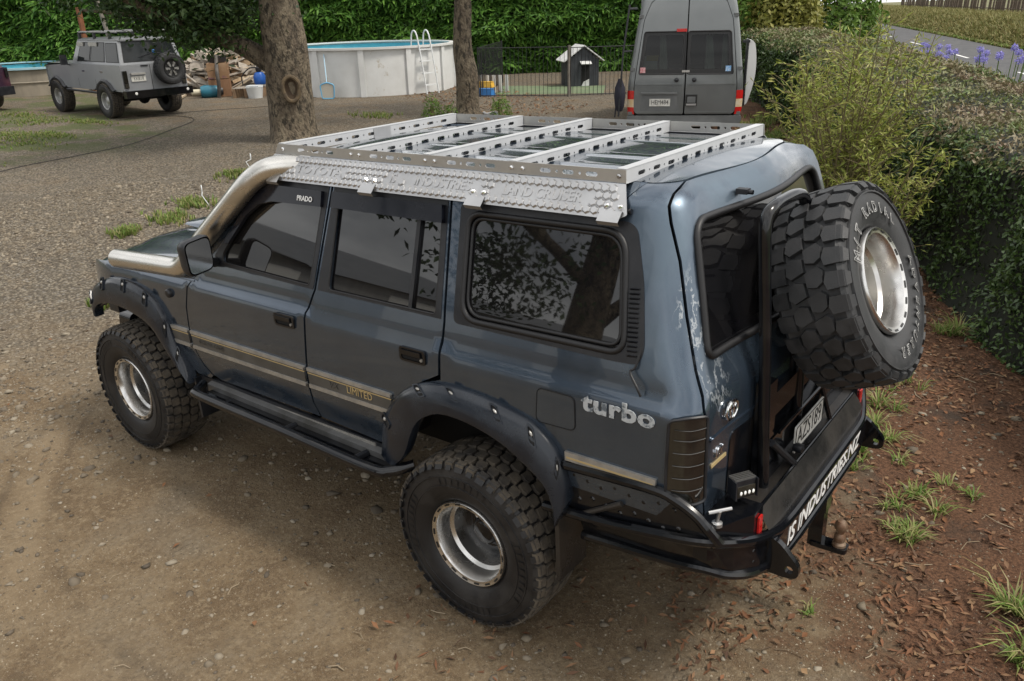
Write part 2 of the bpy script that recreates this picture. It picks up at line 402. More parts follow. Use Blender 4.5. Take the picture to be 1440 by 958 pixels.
FRONT_CUT = [(2.005, 1.345), (2.04, 1.30), (2.078, 1.18), (2.087, 1.02), (2.07, .90), (2.03, .825), (1.96, .775), (1.89, .757)]
A_LINE = [(1.40, 1.934), (1.475, 1.895), (1.56, 1.80), (1.72, 1.613), (1.86, 1.47), (1.96, 1.385), (2.005, 1.345)]
door_f = [(.912, 1.934)]+A_LINE[:-1]+FRONT_CUT+[(1.02, .757), (1.055, .83), (1.062, .92), (1.045, 1.10), (1.027, 1.325), (.972, 1.446)]
win_f = rounded([(.962, 1.885), (1.36, 1.885), (1.47, 1.835), (1.73, 1.53), (1.735, 1.475), (1.005, 1.456)], [.03, .1, .06, .03, .03, .03])
door_r = [(.898, 1.934), (.958, 1.446), (1.013, 1.325), (1.031, 1.10), (1.048, .92), (1.042, .83), (1.008, .757), (.55, .735)]+[tuple(p) for p in R_OUT[2:10]]+[(.139, 1.20), (.128, 1.43), (.163, 1.934)]
win_r = rounded([(.855, 1.885), (.872, 1.457), (.172, 1.455), (.198, 1.885)], .025)
CUTX = .012
quarter = [(.150, 1.934), (.115, 1.43), (.125, 1.18)]+[tuple(p) for p in R_OUT[10:]]+[(-.62, .80), (-1.02, .80)]
q_s = xs(quarter)+[(1.115, .80), (1.105, .95), (1.092, 1.285), (1.052, 1.376), (1.024, 1.44), (.958, 1.62), (.9, 1.804), (.845, 1.93), (.826, 1.985), (.826, 2.02), (.845, 2.043), (.70, 2.043), (.66, 1.99), (.60, 1.934)]
qwin = rounded(xs([(.052, 1.888), (.028, 1.462), (-.752, 1.468), (-.690, 1.888)]), [.07, .09, .07, .09], 7)
fender = [(2.017, 1.345), (2.052, 1.30), (2.090, 1.18), (2.099, 1.02), (2.082, .90), (2.04, .815), (1.97, .765), (2.0, .745), (2.13, .745)]+[tuple(p) for p in F_OUT[::-1]]+[(3.20, .98), (3.215, 1.10), (3.20, 1.24), (3.15, 1.31), (2.9, 1.335), (2.5, 1.343), (2.2, 1.345)]

def band(name, x0, x1, z0, z1, m, parent, sd, off, th=None):
    return patch(name, [(-x1, z0), (-x0, z0), (-x0, z1), (-x1, z1)], m, parent, off=off, thick=th or off, sd=sd, step=.2, res=.15)
def moulding(parent, x0, x1, sd):
    mo = band('side_moulding', x0, x1, .952, 1.022, TRIMBAND, parent, sd, .009)
    for nm, z0, z1, m, of in (('trim_bead', 1.022, 1.041, SILVERTRIM, .013), ('trim_bead', .930, .952, SILVERTRIM, .014), ('gold_pinstripe', 1.009, 1.0145, GOLD, .0098)):
        band(nm, x0, x1, z0, z1, m, parent, sd, of)
    return mo
def handle(parent, x, z, sd):
    y = float(Yp(z)); mb = MB()
    fr = rounded([(-.078, -.034), (.078, -.034), (.078, .034), (-.078, .034)], .018)
    v, f = plate_holes(fr, [rounded([(-.066, -.024), (.066, -.024), (.066, .024), (-.066, .024)], .012)], .009, lambda a, b, w: (x-a, sd*(y+.001+w), z+b)); mb.add(v, f)
    mb.box((x, sd*(y+.002), z), (.13, .004, .046), mi=1)
    mb.box((x+.004, sd*(y+.009), z+.012), (.118, .016, .022))
    mb.lathe([(.007, -.004), (.007, .005), (.001, .006)], 10, 'y', (x-.055, sd*(y+.008), z-.012), mi=2)
    mb.ob('door_handle', [BLACKPAINT, HOLE, SILVERTRIM], parent)
def seal(parent, out, r, sd, off, name='window_seal'):
    MB().tube(wpath(out, off, sd), r, 8, True).ob(name, RUBBER, parent, smooth=True, angle=80)

for sd in (1, -1):
    # doors
    d = B(patch('front_door', xs(door_f), PAINT, CAR, [xs(win_f)], sd=sd))
    patch('window_glass', xs(rounded([(.95, 1.895), (1.37, 1.895), (1.48, 1.84), (1.745, 1.53), (1.745, 1.465), (.99, 1.446)], .03)), GLASS, d, off=-.014, thick=0, sd=sd)
    seal(d, xs(win_f), .006, sd, -.002)
    # black sash round the greenhouse part of the door
    patch('window_surround', xs([(.925, 1.925), (1.39, 1.925), (1.462, 1.888), (1.55, 1.79), (1.715, 1.60), (1.80, 1.51), (1.80, 1.458), (.982, 1.443), (.975, 1.46)]), SATIN, d, [xs(win_f)], off=.0025, thick=.003, sd=sd)
    sh = [(.958, 1.90), (1.37, 1.902), (1.455, 1.868), (1.545, 1.775), (1.71, 1.575), (1.665, 1.580), (1.53, 1.735), (1.43, 1.80), (1.33, 1.822), (.955, 1.828)]
    patch('weather_shield', xs(sh), SHIELD, d, off=.022, thick=.020, sd=sd)
    moulding(d, 1.062, 2.072, sd); handle(d, 1.178, 1.262, sd)
    r = B(patch('rear_door', xs(door_r), PAINT, CAR, [xs(win_r)], sd=sd))
    patch('window_glass', xs([(.84, 1.895), (.885, 1.45), (.16, 1.447), (.19, 1.895)]), GLASS, r, off=-.014, thick=0, sd=sd)
    patch('window_surround', xs([(.89, 1.925), (.945, 1.446), (.142, 1.443), (.172, 1.925)]), SATIN, r, [xs(win_r)], off=.0025, thick=.003, sd=sd)
    seal(r, xs(win_r), .006, sd, -.002)
    band('window_divider', .318, .340, 1.457, 1.884, SATIN, r, sd, .001, .016)
    patch('weather_shield', xs([(.878, 1.905), (.186, 1.905), (.176, 1.832), (.882, 1.832)]), SHIELD, r, off=.026, thick=.022, sd=sd)
    moulding(r, .44, 1.034, sd); handle(r, .283, 1.262, sd)
    # quarter panel with its big fixed window
    q = B(patch('quarter_panel', q_s, PAINT, CAR, [qwin], sd=sd))
    patch('window_glass', rounded([(-.075, 1.905), (-.045, 1.44), (.775, 1.45), (.715, 1.905)], .08, 6), GLASS, q, off=-.012, thick=0, sd=sd)
    seal(q, qwin, .013, sd, .001)
    seal(q, rounded(xs([(.032, 1.870), (.008, 1.484), (-.730, 1.490), (-.672, 1.870)]), [.06, .08, .06, .08], 7), .008, sd, -.006)
    sur = [(-.10, 1.925), (-.07, 1.44), (.70, 1.435), (.815, 1.44), (.83, 1.50), (.79, 1.72), (.735, 1.90), (.70, 1.925)]
    patch('window_surround', rounded(sur, .03), SATIN, q, [qwin], off=.003, thick=.003, sd=sd)
    lv = MB()
    for i in range(15):
        z = 1.462+i*.0165; s0 = .766-(z-1.46)*.115; e = [wall(np.array(s), np.array(zz))+wall_n(np.array(s), np.array(zz))*o for s, zz, o in ((s0, z, .003), (s0+.038, z+.004, .003), (s0+.038, z+.010, .011), (s0, z+.006, .011))]
        e = [(p[0], p[1]*sd, p[2]) for p in e]; lv.add(e, [(0, 1, 2, 3)])
        g = [(p[0], p[1]-.006*sd, p[2]) for p in e]; lv.add(e+g, [(0, 1, 5, 4), (1, 2, 6, 5), (2, 3, 7, 6), (3, 0, 4, 7)])
    lv.ob('vent_louvres', SATIN, q)
    if sd > 0:
        fl = rounded([(.386, 1.125), (.572, 1.13), (.566, 1.270), (.392, 1.270)], .028)
        patch('fuel_flap', fl, PAINT, q, off=.0025, thick=.003)
        MB().tube(wpath(fl, .0012), .0032, 6, True).ob('flap_gap', HOLE, q)
        text('turbo_lettering', 'turbo', .098, (-.757, .9085, 1.262), (-1, 0, 0), (0, -.02, 1), DECAL, q, ext=.002, offset=.0035, spacing=1.08, xscale=1.28)
        cb = smoothline([(-.79, .80, 1.62), (-.815, .835, 1.52), (-.81, .872, 1.44), (-.795, .885, 1.42), (-.835, .905, 1.375), (-.85, .905, 1.345)], 24)
        MB().tube(cb, .005, 6).ob('antenna_cable', RUBBER, q, smooth=True)
    band('trim_bead', -.925, -.528, .995, 1.034, SILVERTRIM, q, sd, .012)
    band('gold_pinstripe', -.915, -.535, 1.006, 1.014, GOLD, q, sd, .0128)
    # tail lamp wrapped round the corner
    tl = rounded([(.965, .975), (1.05, .945), (1.106, .952), (1.098, 1.292), (1.03, 1.296), (.966, 1.282)], .02)
    lamp = B(patch('tail_lamp', tl, SMOKED, CAR, off=.012, thick=.02, step=.03, res=.015, sd=sd))
    for z in (1.01, 1.06, 1.11, 1.16, 1.21, 1.25):
        MB().tube(wpath([(.985, z), (1.04, z-.004), (1.092, z)], .0135, sd, False, .012), .0022, 6).ob('lens_rib', SMOKED, lamp, smooth=True)
    MB().tube(wpath(tl, .012, sd), .006, 6, True).ob('lamp_rim', SATIN, lamp, smooth=True)
    # front fender
    fe = B(patch('front_fender', xs(fender), PAINT, CAR, sd=sd))
    moulding(fe, 2.102, 2.272, sd)
    MB().lathe([(.028, -.002), (.027, .012), (.018, .02), (.001, .022)], 14, 'y', (2.24, sd*.907, 1.236)).ob('side_indicator', SATIN, fe, smooth=True, rot=None)
    # roof side band, drip rail, rocker
    rf = B(patch('roof_rail_panel', [(-1.44, 1.952), (.60, 1.952), (.66, 2.0), (.70, 2.045), (-1.37, 2.045)], PAINT, CAR, sd=sd))
    MB().tube(wpath([(-1.42, 1.943), (.60, 1.943), (.70, 1.96)], .006, sd, False), .011, 6).ob('drip_rail', BLACKPAINT, rf, smooth=True)
    ro = B(patch('rocker_panel', [(-2.13, .58), (-.55, .56), (-.56, .722), (-1.9, .744), (-2.13, .73)], SATIN, CAR, sd=sd))
    band('rocker_strip', .62, 1.9, .70, .715, SILVERTRIM, ro, sd, .006)
    # A pillar
    lo = np.array(A_LINE); lo = smoothline(lo, 16); v = []; k = len(lo)
    for x, z in lo:
        y = float(Yp(z)); v += [(x+.008, sd*(y-.002), z), (x+.035, sd*(y-.004), z+.010), (x+.062, sd*(y-.022), z+.022), (x+.075, sd*(y-.052), z+.030)]
    f = [(i*4+j, i*4+j+1, i*4+j+5, i*4+j+4) for i in range(k-1) for j in range(3)]
    o = B(ob('windscreen_pillar', v, f if sd > 0 else [q_[::-1] for q_ in f], PAINT, CAR, smooth=True))

# roof skin
def roof_s(x, y):
    z = 2.045+.022*(1-(y/.6)**2)-.05*np.clip((x-1.1)/.35, 0, 1)**2-.03*np.clip((-.55-x)/.35, 0, 1)**2*(1-(y/.6)**2)
    rib = np.clip(1-np.abs(np.abs(y)-np.array(.18))/.05, 0, 1)+np.clip(1-np.abs(np.abs(y)-.42)/.05, 0, 1)
    return np.stack([x, y, z+.006*rib*((x < 1.0) & (x > -.6))], -1)
def roof_n(x, y, e=4e-3):
    n = np.cross(roof_s(x+e, y)-roof_s(x-e, y), roof_s(x, y+e)-roof_s(x, y-e)); return n/np.linalg.norm(n, axis=-1, keepdims=True)
sr = np.linspace(.72, -(Xr(2.045)+RC)+RC*PI/2+.47, 24); rear = wall(sr, sr*0+2.045)
out = [(p[0], p[1]) for p in rear]+[(p[0], -p[1]) for p in rear[::-1][1:]]+[(1.37, -.6)]+[(1.37+.09*(1-(y/.6)**2), y) for y in np.linspace(-.5, .5, 9)]+[(1.37, .6)]
B(patch('roof', out, PAINT, CAR, surf=roof_s, nrm=roof_n, thick=.03, step=.05))
# windscreen
v = []; nu, nv = 13, 9
for j in range(nv):
    t = j/(nv-1); xe, ye, ze = 2.075-.62*t, .80-.155*t, 1.378+.60*t
    for i in range(nu):
        u = -1+2*i/(nu-1); v.append((xe+.10*(1-u*u), ye*u, ze+.02*(1-u*u)))
B(ob('windscreen', v, [(j*nu+i, j*nu+i+1, (j+1)*nu+i+1, (j+1)*nu+i) for j in range(nv-1) for i in range(nu-1)], GLASS, CAR, smooth=True))
# hood and fender tops
xsn = [1.99, 2.08, 2.2, 2.4, 2.6, 2.8, 2.95, 3.06, 3.13, 3.175, 3.195, 3.20]
drop = [0, 0, 0, .003, .008, .016, .026, .042, .066, .10, .15, .22]
def hood_grid(ys, dz, front_bow):
    v = []
    for x, dr in zip(xsn, drop):
        for y, h in zip(ys, dz):
            nose = max(0, (x-2.6)/.6); yy = y*(1-.035*nose**2); v.append((x+front_bow*nose**2*(1-(y/.9)**2), yy, 1.340-dr+h))
    n = len(ys); return v, [(i*n+j, i*n+j+1, (i+1)*n+j+1, (i+1)*n+j) for i in range(len(xsn)-1) for j in range(n-1)]
def symm(a, s=1): return [q for q in a]+[s*q for q in a[::-1]]
yy = [.735, .70, .62, .56, .50, .40, .25, .12]; zz = [.034, .040, .048, .052, .066, .074, .078, .080]
v, f = hood_grid(yy+[0]+[-q for q in yy[::-1]], zz+[.082]+zz[::-1], .12)
hood = B(ob('hood', v, [q[::-1] for q in f], PAINT, CAR, smooth=True))
for sd in (1, -1):
    ys = [.886, .884, .872, .85, .81, .77, .742]; zs_ = [-.005, .004, .016, .024, .030, .033, .034]
    v, f = hood_grid([sd*q for q in ys], zs_, .12); B(ob('fender_top', v, f if sd < 0 else [q[::-1] for q in f], PAINT, CAR, smooth=True))
# hood scoop
sc = MB(); prof = []
for i in range(9):
    t = i/8; x = 2.62+.50*t; w = .17-.05*t; h = .055*math.sin(PI*min(1, .12+t*.75))
    prof.append([(x, .10+w*math.cos(a), 1.40+max(0, h)*math.sin(a)) for a in np.linspace(0, PI, 9)])
sc.add([p for r_ in prof for p in r_], [(i*9+j, i*9+j+1, (i+1)*9+j+1, (i+1)*9+j) for i in range(8) for j in range(8)])
sc.ob('hood_scoop', PAINT, hood, smooth=True, angle=60)
# front end
fr = MB(); fr.box((3.20, 0, 1.07), (.12, 1.60, .30)); fr.box((2.6, 0, 1.1), (1.2, 1.1, .36)); B(fr.ob('radiator_support', SATIN, CAR))
gr = empty('grille'); gr.parent = CAR; B(gr)
MB().box((3.285, 0, 1.14), (.03, .95, .2)).ob('grille_panel', BLACKPAINT, gr)
for i in range(4): MB().box((3.31, 0, 1.07+i*.045), (.03, .93, .016)).ob('grille_bar', CHROME, gr)
for sd in (1, -1):
    B(MB().prism(rounded([(sd*.50, 1.04), (sd*.78, 1.04), (sd*.78, 1.23), (sd*.50, 1.23)], .03), .09, 'yz', 3.255).ob('headlamp', LEDW, CAR, smooth=True))
fb = MB(); fb.prism(rounded([(-.72, .66), (.72, .66), (.70, .86), (-.70, .86)], .05), .14, 'yz', 3.30); fb.tube([(3.42, -.45, .86), (3.46, -.42, 1.12), (3.46, .42, 1.12), (3.42, .45, .86)], .03, 10)
B(fb.ob('front_bumper', BLACKPAINT, CAR, smooth=True))

# inner body so that no light leaks through the shut lines
core = MB(); core.box((1.0, 0, .97), (4.05, 1.18, .66)); core.box((1.0, 0, .70), (3.7, 1.0, .12))
zs = [1.30, 1.46, 1.7, 1.92, 2.0]; loop = []
for z in zs:
    y = float(Yp(z))-.045; xf = {1.30: 2.05, 1.46: 1.98, 1.7: 1.72, 1.92: 1.46, 2.0: 1.36}[z]; xr = float(Xr(z))+.06
    loop.append([(xf, -y, z), (xf, y, z), (xr+.10, y, z), (xr, y-.10, z), (xr, -y+.10, z), (xr+.10, -y, z)])
core.add([p for l in loop for p in l], [(i*6+j, i*6+(j+1) % 6, (i+1)*6+(j+1) % 6, (i+1)*6+j) for i in range(4) for j in range(6)]+[(0, 1, 2, 3, 4, 5), tuple(range(24, 30))])
core.box((1.55, 0, 1.0), (1.05, 1.66, .5)); core.box((-.85, 0, 1.0), (.32, 1.58, .62))
B(core.ob('inner_shell', HOLE, CAR))
for sd in (1, -1):
    for cx, lip in ((2.85, F_OUT), (0, R_OUT)):
        v = [(p[0]+(cx-p[0])*.03, sd*y, p[1]-.008) for y in (.56, .90) for p in lip]; n = len(lip)
        c = len(v); v += [(cx, sd*.56, .70)]
        f = [(i, i+1, n+i+1, n+i) for i in range(n-1)]+[(i, i+1, c) for i in range(n-1)]
        B(ob('wheel_arch_liner', v, f, HOLE, CAR, smooth=True))

# tailgate
gap = [(1.125, .80), (1.113, .95), (1.102, 1.288), (1.064, 1.378), (1.036, 1.44), (.970, 1.62), (.912, 1.804), (.857, 1.93), (.838, 1.985), (.838, 2.018), (.86, 2.042)]
def scen(z): return float(-(Xr(z)+RC)+RC*PI/2+Yp(z)-RC)          # arc length at the centre line
gapR = [(2*scen(z)-s, z) for s, z in gap]
gt = gap+gapR[::-1]
wl = [(.945, 1.90), (.985, 1.938), (1.30, 1.955)]; wb = [(1.11, 1.472), (1.085, 1.50)]
tw = rounded([(.948, 1.925), (1.088, 1.465), (2*scen(1.465)-1.088, 1.465), (2*scen(1.925)-.948, 1.925)], [.07, .05, .05, .07], 7)
TG = B(patch('tailgate', gt, PAINT, CAR, [tw], thick=.02))
gl = rounded([(.935, 1.94), (1.075, 1.45), (2*scen(1.45)-1.075, 1.45), (2*scen(1.94)-.935, 1.94)], .07, 6)
patch('rear_window', gl, GLASS, TG, off=-.012, thick=0); seal(TG, tw, .015, 1, .001); seal(TG, tw, .011, 1, -.006)
nz_ = wall(np.array(1.25), np.array(1.965))
MB().box((nz_[0]-.02, nz_[1], nz_[2]+.012), (.045, .035, .02)).lathe([(.009, 0), (.009, .02), (.001, .022)], 8, 'x', (nz_[0]-.06, nz_[1], nz_[2]+.01)).ob('washer_nozzle', SATIN, TG)
pe = wall(np.array(1.276), np.array(1.248)); em = MB()
def ell(ry, rz, cy=0, cz=0, n=26): return [(pe[0]-.010, pe[1]+cy+ry*math.cos(a), pe[2]+cz+rz*math.sin(a)) for a in np.linspace(0, 2*PI, n, endpoint=False)]
em.tube(ell(.050, .036), .0048, 6, True); em.tube(ell(.016, .033), .004, 6, True); em.tube(ell(.033, .013, 0, .018), .004, 6, True)
em.ob('oval_emblem', CHROME, TG, smooth=True)
pb = wall(np.array(1.20), np.array(1.105))
text('tailgate_badge', 'VX', .05, (pb[0]-.004, pb[1], pb[2]), (-.05, -1, 0), (0, 0, 1), CHROME, TG, ext=.003, shear=.25)
patch('badge_strip', [(1.15, 1.060), (1.27, 1.060), (1.27, 1.074), (1.15, 1.074)], GOLD, TG, off=.004, thick=.004)
patch('tailgate_recess', rounded([(1.285, .86), (2*scen(.86)-1.285, .86), (2*scen(1.14)-1.30, 1.14), (1.30, 1.14)], .03), BLACKPAINT, TG, off=.004, thick=.004)
patch('tailgate_crease', [(1.13, 1.176), (2*scen(1.18)-1.13, 1.176), (2*scen(1.18)-1.13, 1.184), (1.13, 1.184)], PAINT, TG, off=.006, thick=.006)

# wheel arch flares with bolt pockets
def flare(out, lip, ylip, sd, bolts):
    n = len(out); v = []; K = 9
    for i in range(n):
        (xo, zo), (xl, zl) = out[i], lip[i]; yo = float(Yp(zo))+.003
        sec = [(0, yo-.010), (.0, yo+.012), (.05, yo+.030), (.22, yo+(ylip-yo)*.70), (.5, yo+(ylip-yo)*.92), (.8, ylip+.004), (.97, ylip), (1.0, ylip-.012), (.96, ylip-.06)]
        for t, y in sec: v.append((xo+(xl-xo)*t, sd*y, zo+(zl-zo)*t))
    f = [(i*K+j, i*K+j+1, (i+1)*K+j+1, (i+1)*K+j) for i in range(n-1) for j in range(K-1)]
    f += [tuple(range(K-1, -1, -1)), tuple(range((n-1)*K, n*K))]
    o = B(ob('wheel_arch_flare', v, f, FLARE, CAR, smooth=True)); fix_normals(o.data); o.data.set_sharp_from_angle(angle=math.radians(50))
    for b in bolts:
        i = int(b*(n-1)); a = np.array(v[i*K+2]); c = np.array(v[i*K+4]); p = a+(c-a)*.30; d = (c-a)/np.linalg.norm(c-a)
        tn = np.array(v[(i+1)*K+3])-np.array(v[(i-1)*K+3]); tn /= np.linalg.norm(tn); nr = np.cross(d, tn); nr *= np.sign(nr[1])*sd
        M = Matrix((tuple(tn), tuple(d), tuple(nr))).transposed(); pk = MB()
        vv, ff = plate_holes(rounded([(-.020, -.045), (.020, -.045), (.023, .040), (-.023, .040)], .014), [rounded([(-.014, -.036), (.014, -.036), (.016, .032), (-.016, .032)], .010)], .010, lambda a_, b_, w: tuple(M @ Vector((a_, b_, w-.001))+Vector(p)))
        pk.add(vv, ff); pk.add([tuple(M @ Vector(q)+Vector(p)) for q in ((-.017, -.04, .002), (.017, -.04, .002), (.019, .035, .0065), (-.019, .035, .0065))], [(0, 1, 2, 3)], 1)
        pk.lathe([(.010, .0), (.010, .006), (.006, .010), (.001, .0105)], 8, 'z', tuple(p-d*.012+nr*.002), 2, M=M)
        pk.ob('bolt_pocket', [FLARE, HOLE, ALUDULL], o)
for sd in (1, -1):
    flare(F_OUT, F_LIP, .968, sd, (.17, .32, .46, .60, .76, .91)); flare(R_OUT, R_LIP, .982, sd, (.14, .36, .50, .64, .78, .93))
    # mud flaps
    B(MB().box((-.505, sd*.86, .60), (.02, .20, .34)).ob('mud_flap', DIRTYBLACK, CAR))
    B(MB().box((2.12, sd*.80, .60), (.02, .26, .26)).ob('mud_flap', SATIN, CAR))
    # side step
    st = empty('side_step'); st.parent = CAR; B(st)
    pth = smoothline([(2.03, sd*.93, .715), (1.985, sd*1.005, .708), (1.90, sd*1.03, .705), (1.2, sd*1.03, .690), (.55, sd*1.03, .672), (.42, sd*1.0, .675), (.33, sd*.92, .70)], 46)
    MB().tube(pth, .027, 12).ob('step_tube', BLACKPAINT, st, smooth=True)
    tp = [(1.96, .905, .690), (.45, .905, .66), (.45, 1.01, .66), (1.96, 1.01, .69)]
    q = [(x, sd*y, z) for x, y, z in tp]; q2 = [(x, y, z-.02) for x, y, z in q]
    MB().add(q+q2, [(0, 1, 2, 3), (7, 6, 5, 4), (0, 1, 5, 4), (1, 2, 6, 5), (2, 3, 7, 6), (3, 0, 4, 7)]).ob('tread_plate', BLACKPAINT, st)
    MB().add([(x, sd*y, z) for x, y, z in ((2.0, .925, .72), (.45, .925, .69), (.45, .875, .70), (2.0, .875, .73), (2.0, .925, .66), (.45, .925, .63), (.45, .875, .63), (2.0, .875, .66))], [(0, 1, 2, 3), (0, 1, 5, 4), (1, 2, 6, 5), (2, 3, 7, 6), (3, 0, 4, 7)]).ob('step_rail', WORNGREY, st)
    for x in (1.75, 1.2, .65): MB().tube([(x, sd*.7, .66), (x, sd*1.0, .672)], .02, 8).ob('step_bracket', SATIN, st)
    # door mirrors
    mi = empty('door_mirror'); mi.parent = CAR; B(mi)
    mb = MB(); rows = []
    for t, sc_ in ((0, .93), (.012, 1), (.05, .98), (.085, .82), (.10, .5)):
        rows.append([(1.69+t, sd*(1.0+a*sc_), 1.553+b*sc_) for a, b in rounded([(-.082, -.088), (.075, -.105), (.085, .085), (-.08, .105)], .04, 4)])
    n = len(rows[0]); mb.add([p for r_ in rows for p in r_], [(i*n+j, i*n+(j+1) % n, (i+1)*n+(j+1) % n, (i+1)*n+j) for i in range(4) for j in range(n)]+[tuple(range(4*n, 5*n))])
    mb.ob('mirror_housing', SATIN, mi, smooth=True)
    MB().prism([(sd*(1.0+a), 1.553+b) for a, b in rounded([(-.07, -.076), (.064, -.09), (.072, .074), (-.068, .09)], .035, 4)], .008, 'yz', 1.692).ob('mirror_glass', CHROME, mi)
    MB().tube([(1.74, sd*.93, 1.50), (1.77, sd*.87, 1.475), (1.79, sd*.84, 1.47)], .026, 8).ob('mirror_arm', SATIN, mi, smooth=True)
MOULD = [o for o in CAR.children if o.name.startswith('rear_door')][0]
text('moulding_lettering', 'LIMITED', .052, (.655, .9245, .988), (-1, 0, 0), (0, 0, 1), GOLD, MOULD, ext=.0008, xscale=.92, spacing=1.05)
text('moulding_lettering', 'VX', .052, (.845, .9245, .988), (-1, 0, 0), (0, 0, 1), TRIMBAND, MOULD, ext=.0012, shear=.3)
FDOOR = [o for o in CAR.children if o.name.startswith('front_door')][0]
text('moulding_lettering', '4 WHEEL DRIVE', .034, (1.88, .9245, .986), (-1, 0, 0), (0, 0, 1), TRIMBAND, FDOOR, ext=.0012)
yv = float(Yp(1.866))+.0285
text('shield_lettering', 'PRADO', .034, (1.07, yv, 1.862), (-1, 0, 0), (0, -.29, 1), WHITE, FDOOR, ext=.0006, offset=.001)

# snorkel
sp = smoothline([(2.86, .865, 1.352), (2.6, .868, 1.366), (2.35, .868, 1.380), (2.2, .868, 1.388), (2.12, .866, 1.402), (2.05, .862, 1.445), (1.98, .855, 1.505), (1.8, .838, 1.645), (1.62, .818, 1.785), (1.48, .80, 1.895), (1.41, .772, 1.948), (1.34, .735, 1.985), (1.25, .675, 1.995), (1.15, .62, 1.99)], 60)
sn = B(MB().tube(sp, .058, 20).ob('snorkel', STEEL, CAR, smooth=True))
MB().lathe([(.058, 0), (.05, .02), (.025, .032), (.001, .036)], 20, 'x', (2.858, .865, 1.352)).ob('snorkel_end', STEEL, sn, smooth=True)
MB().box((1.70, .80, 1.72), (.04, .05, .03)).ob('snorkel_bracket', CHROME, sn)

# ------------------------------------------------------------------ roof rack
RK = empty('roof_rack'); RK.parent = CAR; B(RK)
RW, RZ = .6645, 2.098
def slotrow(x0, x1, group, z, sl=.052, sw=.017):
    """slot groups with small round holes between"""
    h = []
    for c in group:
        for k in range(3):
            xx = c+(k-1)*.105; h.append(stadium(xx, z, sl, sw))
            if k < 2: h.append(circle(xx+.0525, z, .006))
    return [q for q in h if min(p[0] for p in q) > x0+.01 and max(p[0] for p in q) < x1-.01]
BARX = [1.34, .79, .32, -.15, -.645]
mids = [(BARX[i]+BARX[i+1])/2 for i in range(4)]
for sd in (1, -1):
    mb = MB(); o_ = [(-.65, RZ-.048), (1.375, RZ-.048), (1.345, RZ), (-.648, RZ)]
    v, f = plate_holes(resample(o_, .3), slotrow(-.64, 1.34, mids, RZ-.024), .004, lambda a, b, w: (a, sd*(RW-.004+w), b)); mb.add(v, f)
    rl = mb.ob('side_rail', ALUDULL, RK)
    for x in BARX:
        for dx in (-.035, .02):
            xx = min(max(x+dx, -.62), 1.31); MB().lathe([(.009, 0), (.009, .004), (.005, .008), (.001, .0085)] if sd > 0 else [(.009, 0), (.009, -.004), (.005, -.008), (.001, -.0085)], 8, 'y', (xx, sd*RW, RZ-.024)).ob('rail_bolt', CHROME, RK)
    # pressed skirt with hexagons and lettering
    def skp(u, w, h=0):       # u = x, w = 0 (crease) .. 1 (bottom)
        nv_ = Vector((0, .83, .56)).normalized()*h; return (u, sd*(RW+.003+.082*w+nv_.y), RZ-.050-.112*w+nv_.z)
    o_ = [(-.65, 0), (1.375, 0), (1.455, .86), (1.435, 1.0), (-.66, 1.0), (-.695, .86)]; o_ = rounded(o_, [0, 0, .05, .03, .03, .05])
    mb = MB(); v, f = plate_holes(resample(o_, .2), [], .003, lambda a, b, w: skp(a, b, w-.003)); mb.add(v, f)
    def embed(cx, cw, r):
        ring = [(cx+r*math.cos(PI/6+k*PI/3), cw+r*math.sin(PI/6+k*PI/3)/.139) for k in range(6)]; rin = [(cx+(p[0]-cx)*.72, cw+(p[1]-cw)*.72) for p in ring]
        if min(p[1] for p in ring) < .02 or max(p[1] for p in ring) > .98: return
        vv = [skp(a, b, .0002) for a, b in ring]+[skp(a, b, .0075) for a, b in rin]
        mb.add(vv, [(i, (i+1) % 6, 6+(i+1) % 6, 6+i) for i in range(6)]+[tuple(range(6, 12))])
    TX = [(1.0, .34, 'TOYOTA'), (.50, .09, 'IS'), (.21, .42, 'INDUSTRIES'), (-.30, .46, 'LAND CRUISER')]
    hr = .0188
    for row, cw in enumerate((.165, .38, .595, .81)):
        for k in range(68):
            cx = 1.42-k*.0338+(row % 2)*.0169
            if cx < -.66+.02 or cx > 1.36+cw*.08: continue
            if row in (1, 2) and any(abs(cx-c) < w/2*.98+.01 for c, w, _ in TX): continue
            embed(cx, cw, hr)
    sk = mb.ob('skirt_panel', ALU, RK)
    for c, w, s_ in TX:
        p = skp(c, .50, .001); text('pressed_lettering', s_, .060, p, (-sd, 0, 0), (0, -sd*.59, .81), ALU, RK, ext=.0018, xscale=(w-.02)/(len(s_)*.040), offset=.0008)
    for x in (1.30, .63, -.0, -.632):
        bk = MB()
        q = [skp(x+.045, .80, .010), skp(x-.045, .80, .010), skp(x-.045, 1.13, .016), skp(x+.045, 1.13, .016)]
        a2 = [(p[0], p[1]-sd*.012, p[2]-.016) for p in (q[2], q[3])]
        bk.add(q+a2+[skp(x+.045, .78, .0005), skp(x-.045, .78, .0005)], [(0, 1, 2, 3), (3, 2, 4, 5), (0, 1, 7, 6)])
        b_ = bk.ob('gutter_clamp', ALU, RK)
        for dx in (-.028, .028):
            c0 = Vector(skp(x+dx, .66, 0)); n_ = Vector((0, sd*.83, .56)).normalized(); MB().tube([c0, c0+n_*.008, c0+n_*.016], [.011, .011, .005], 8).ob('clamp_bolt', CHROME, RK)
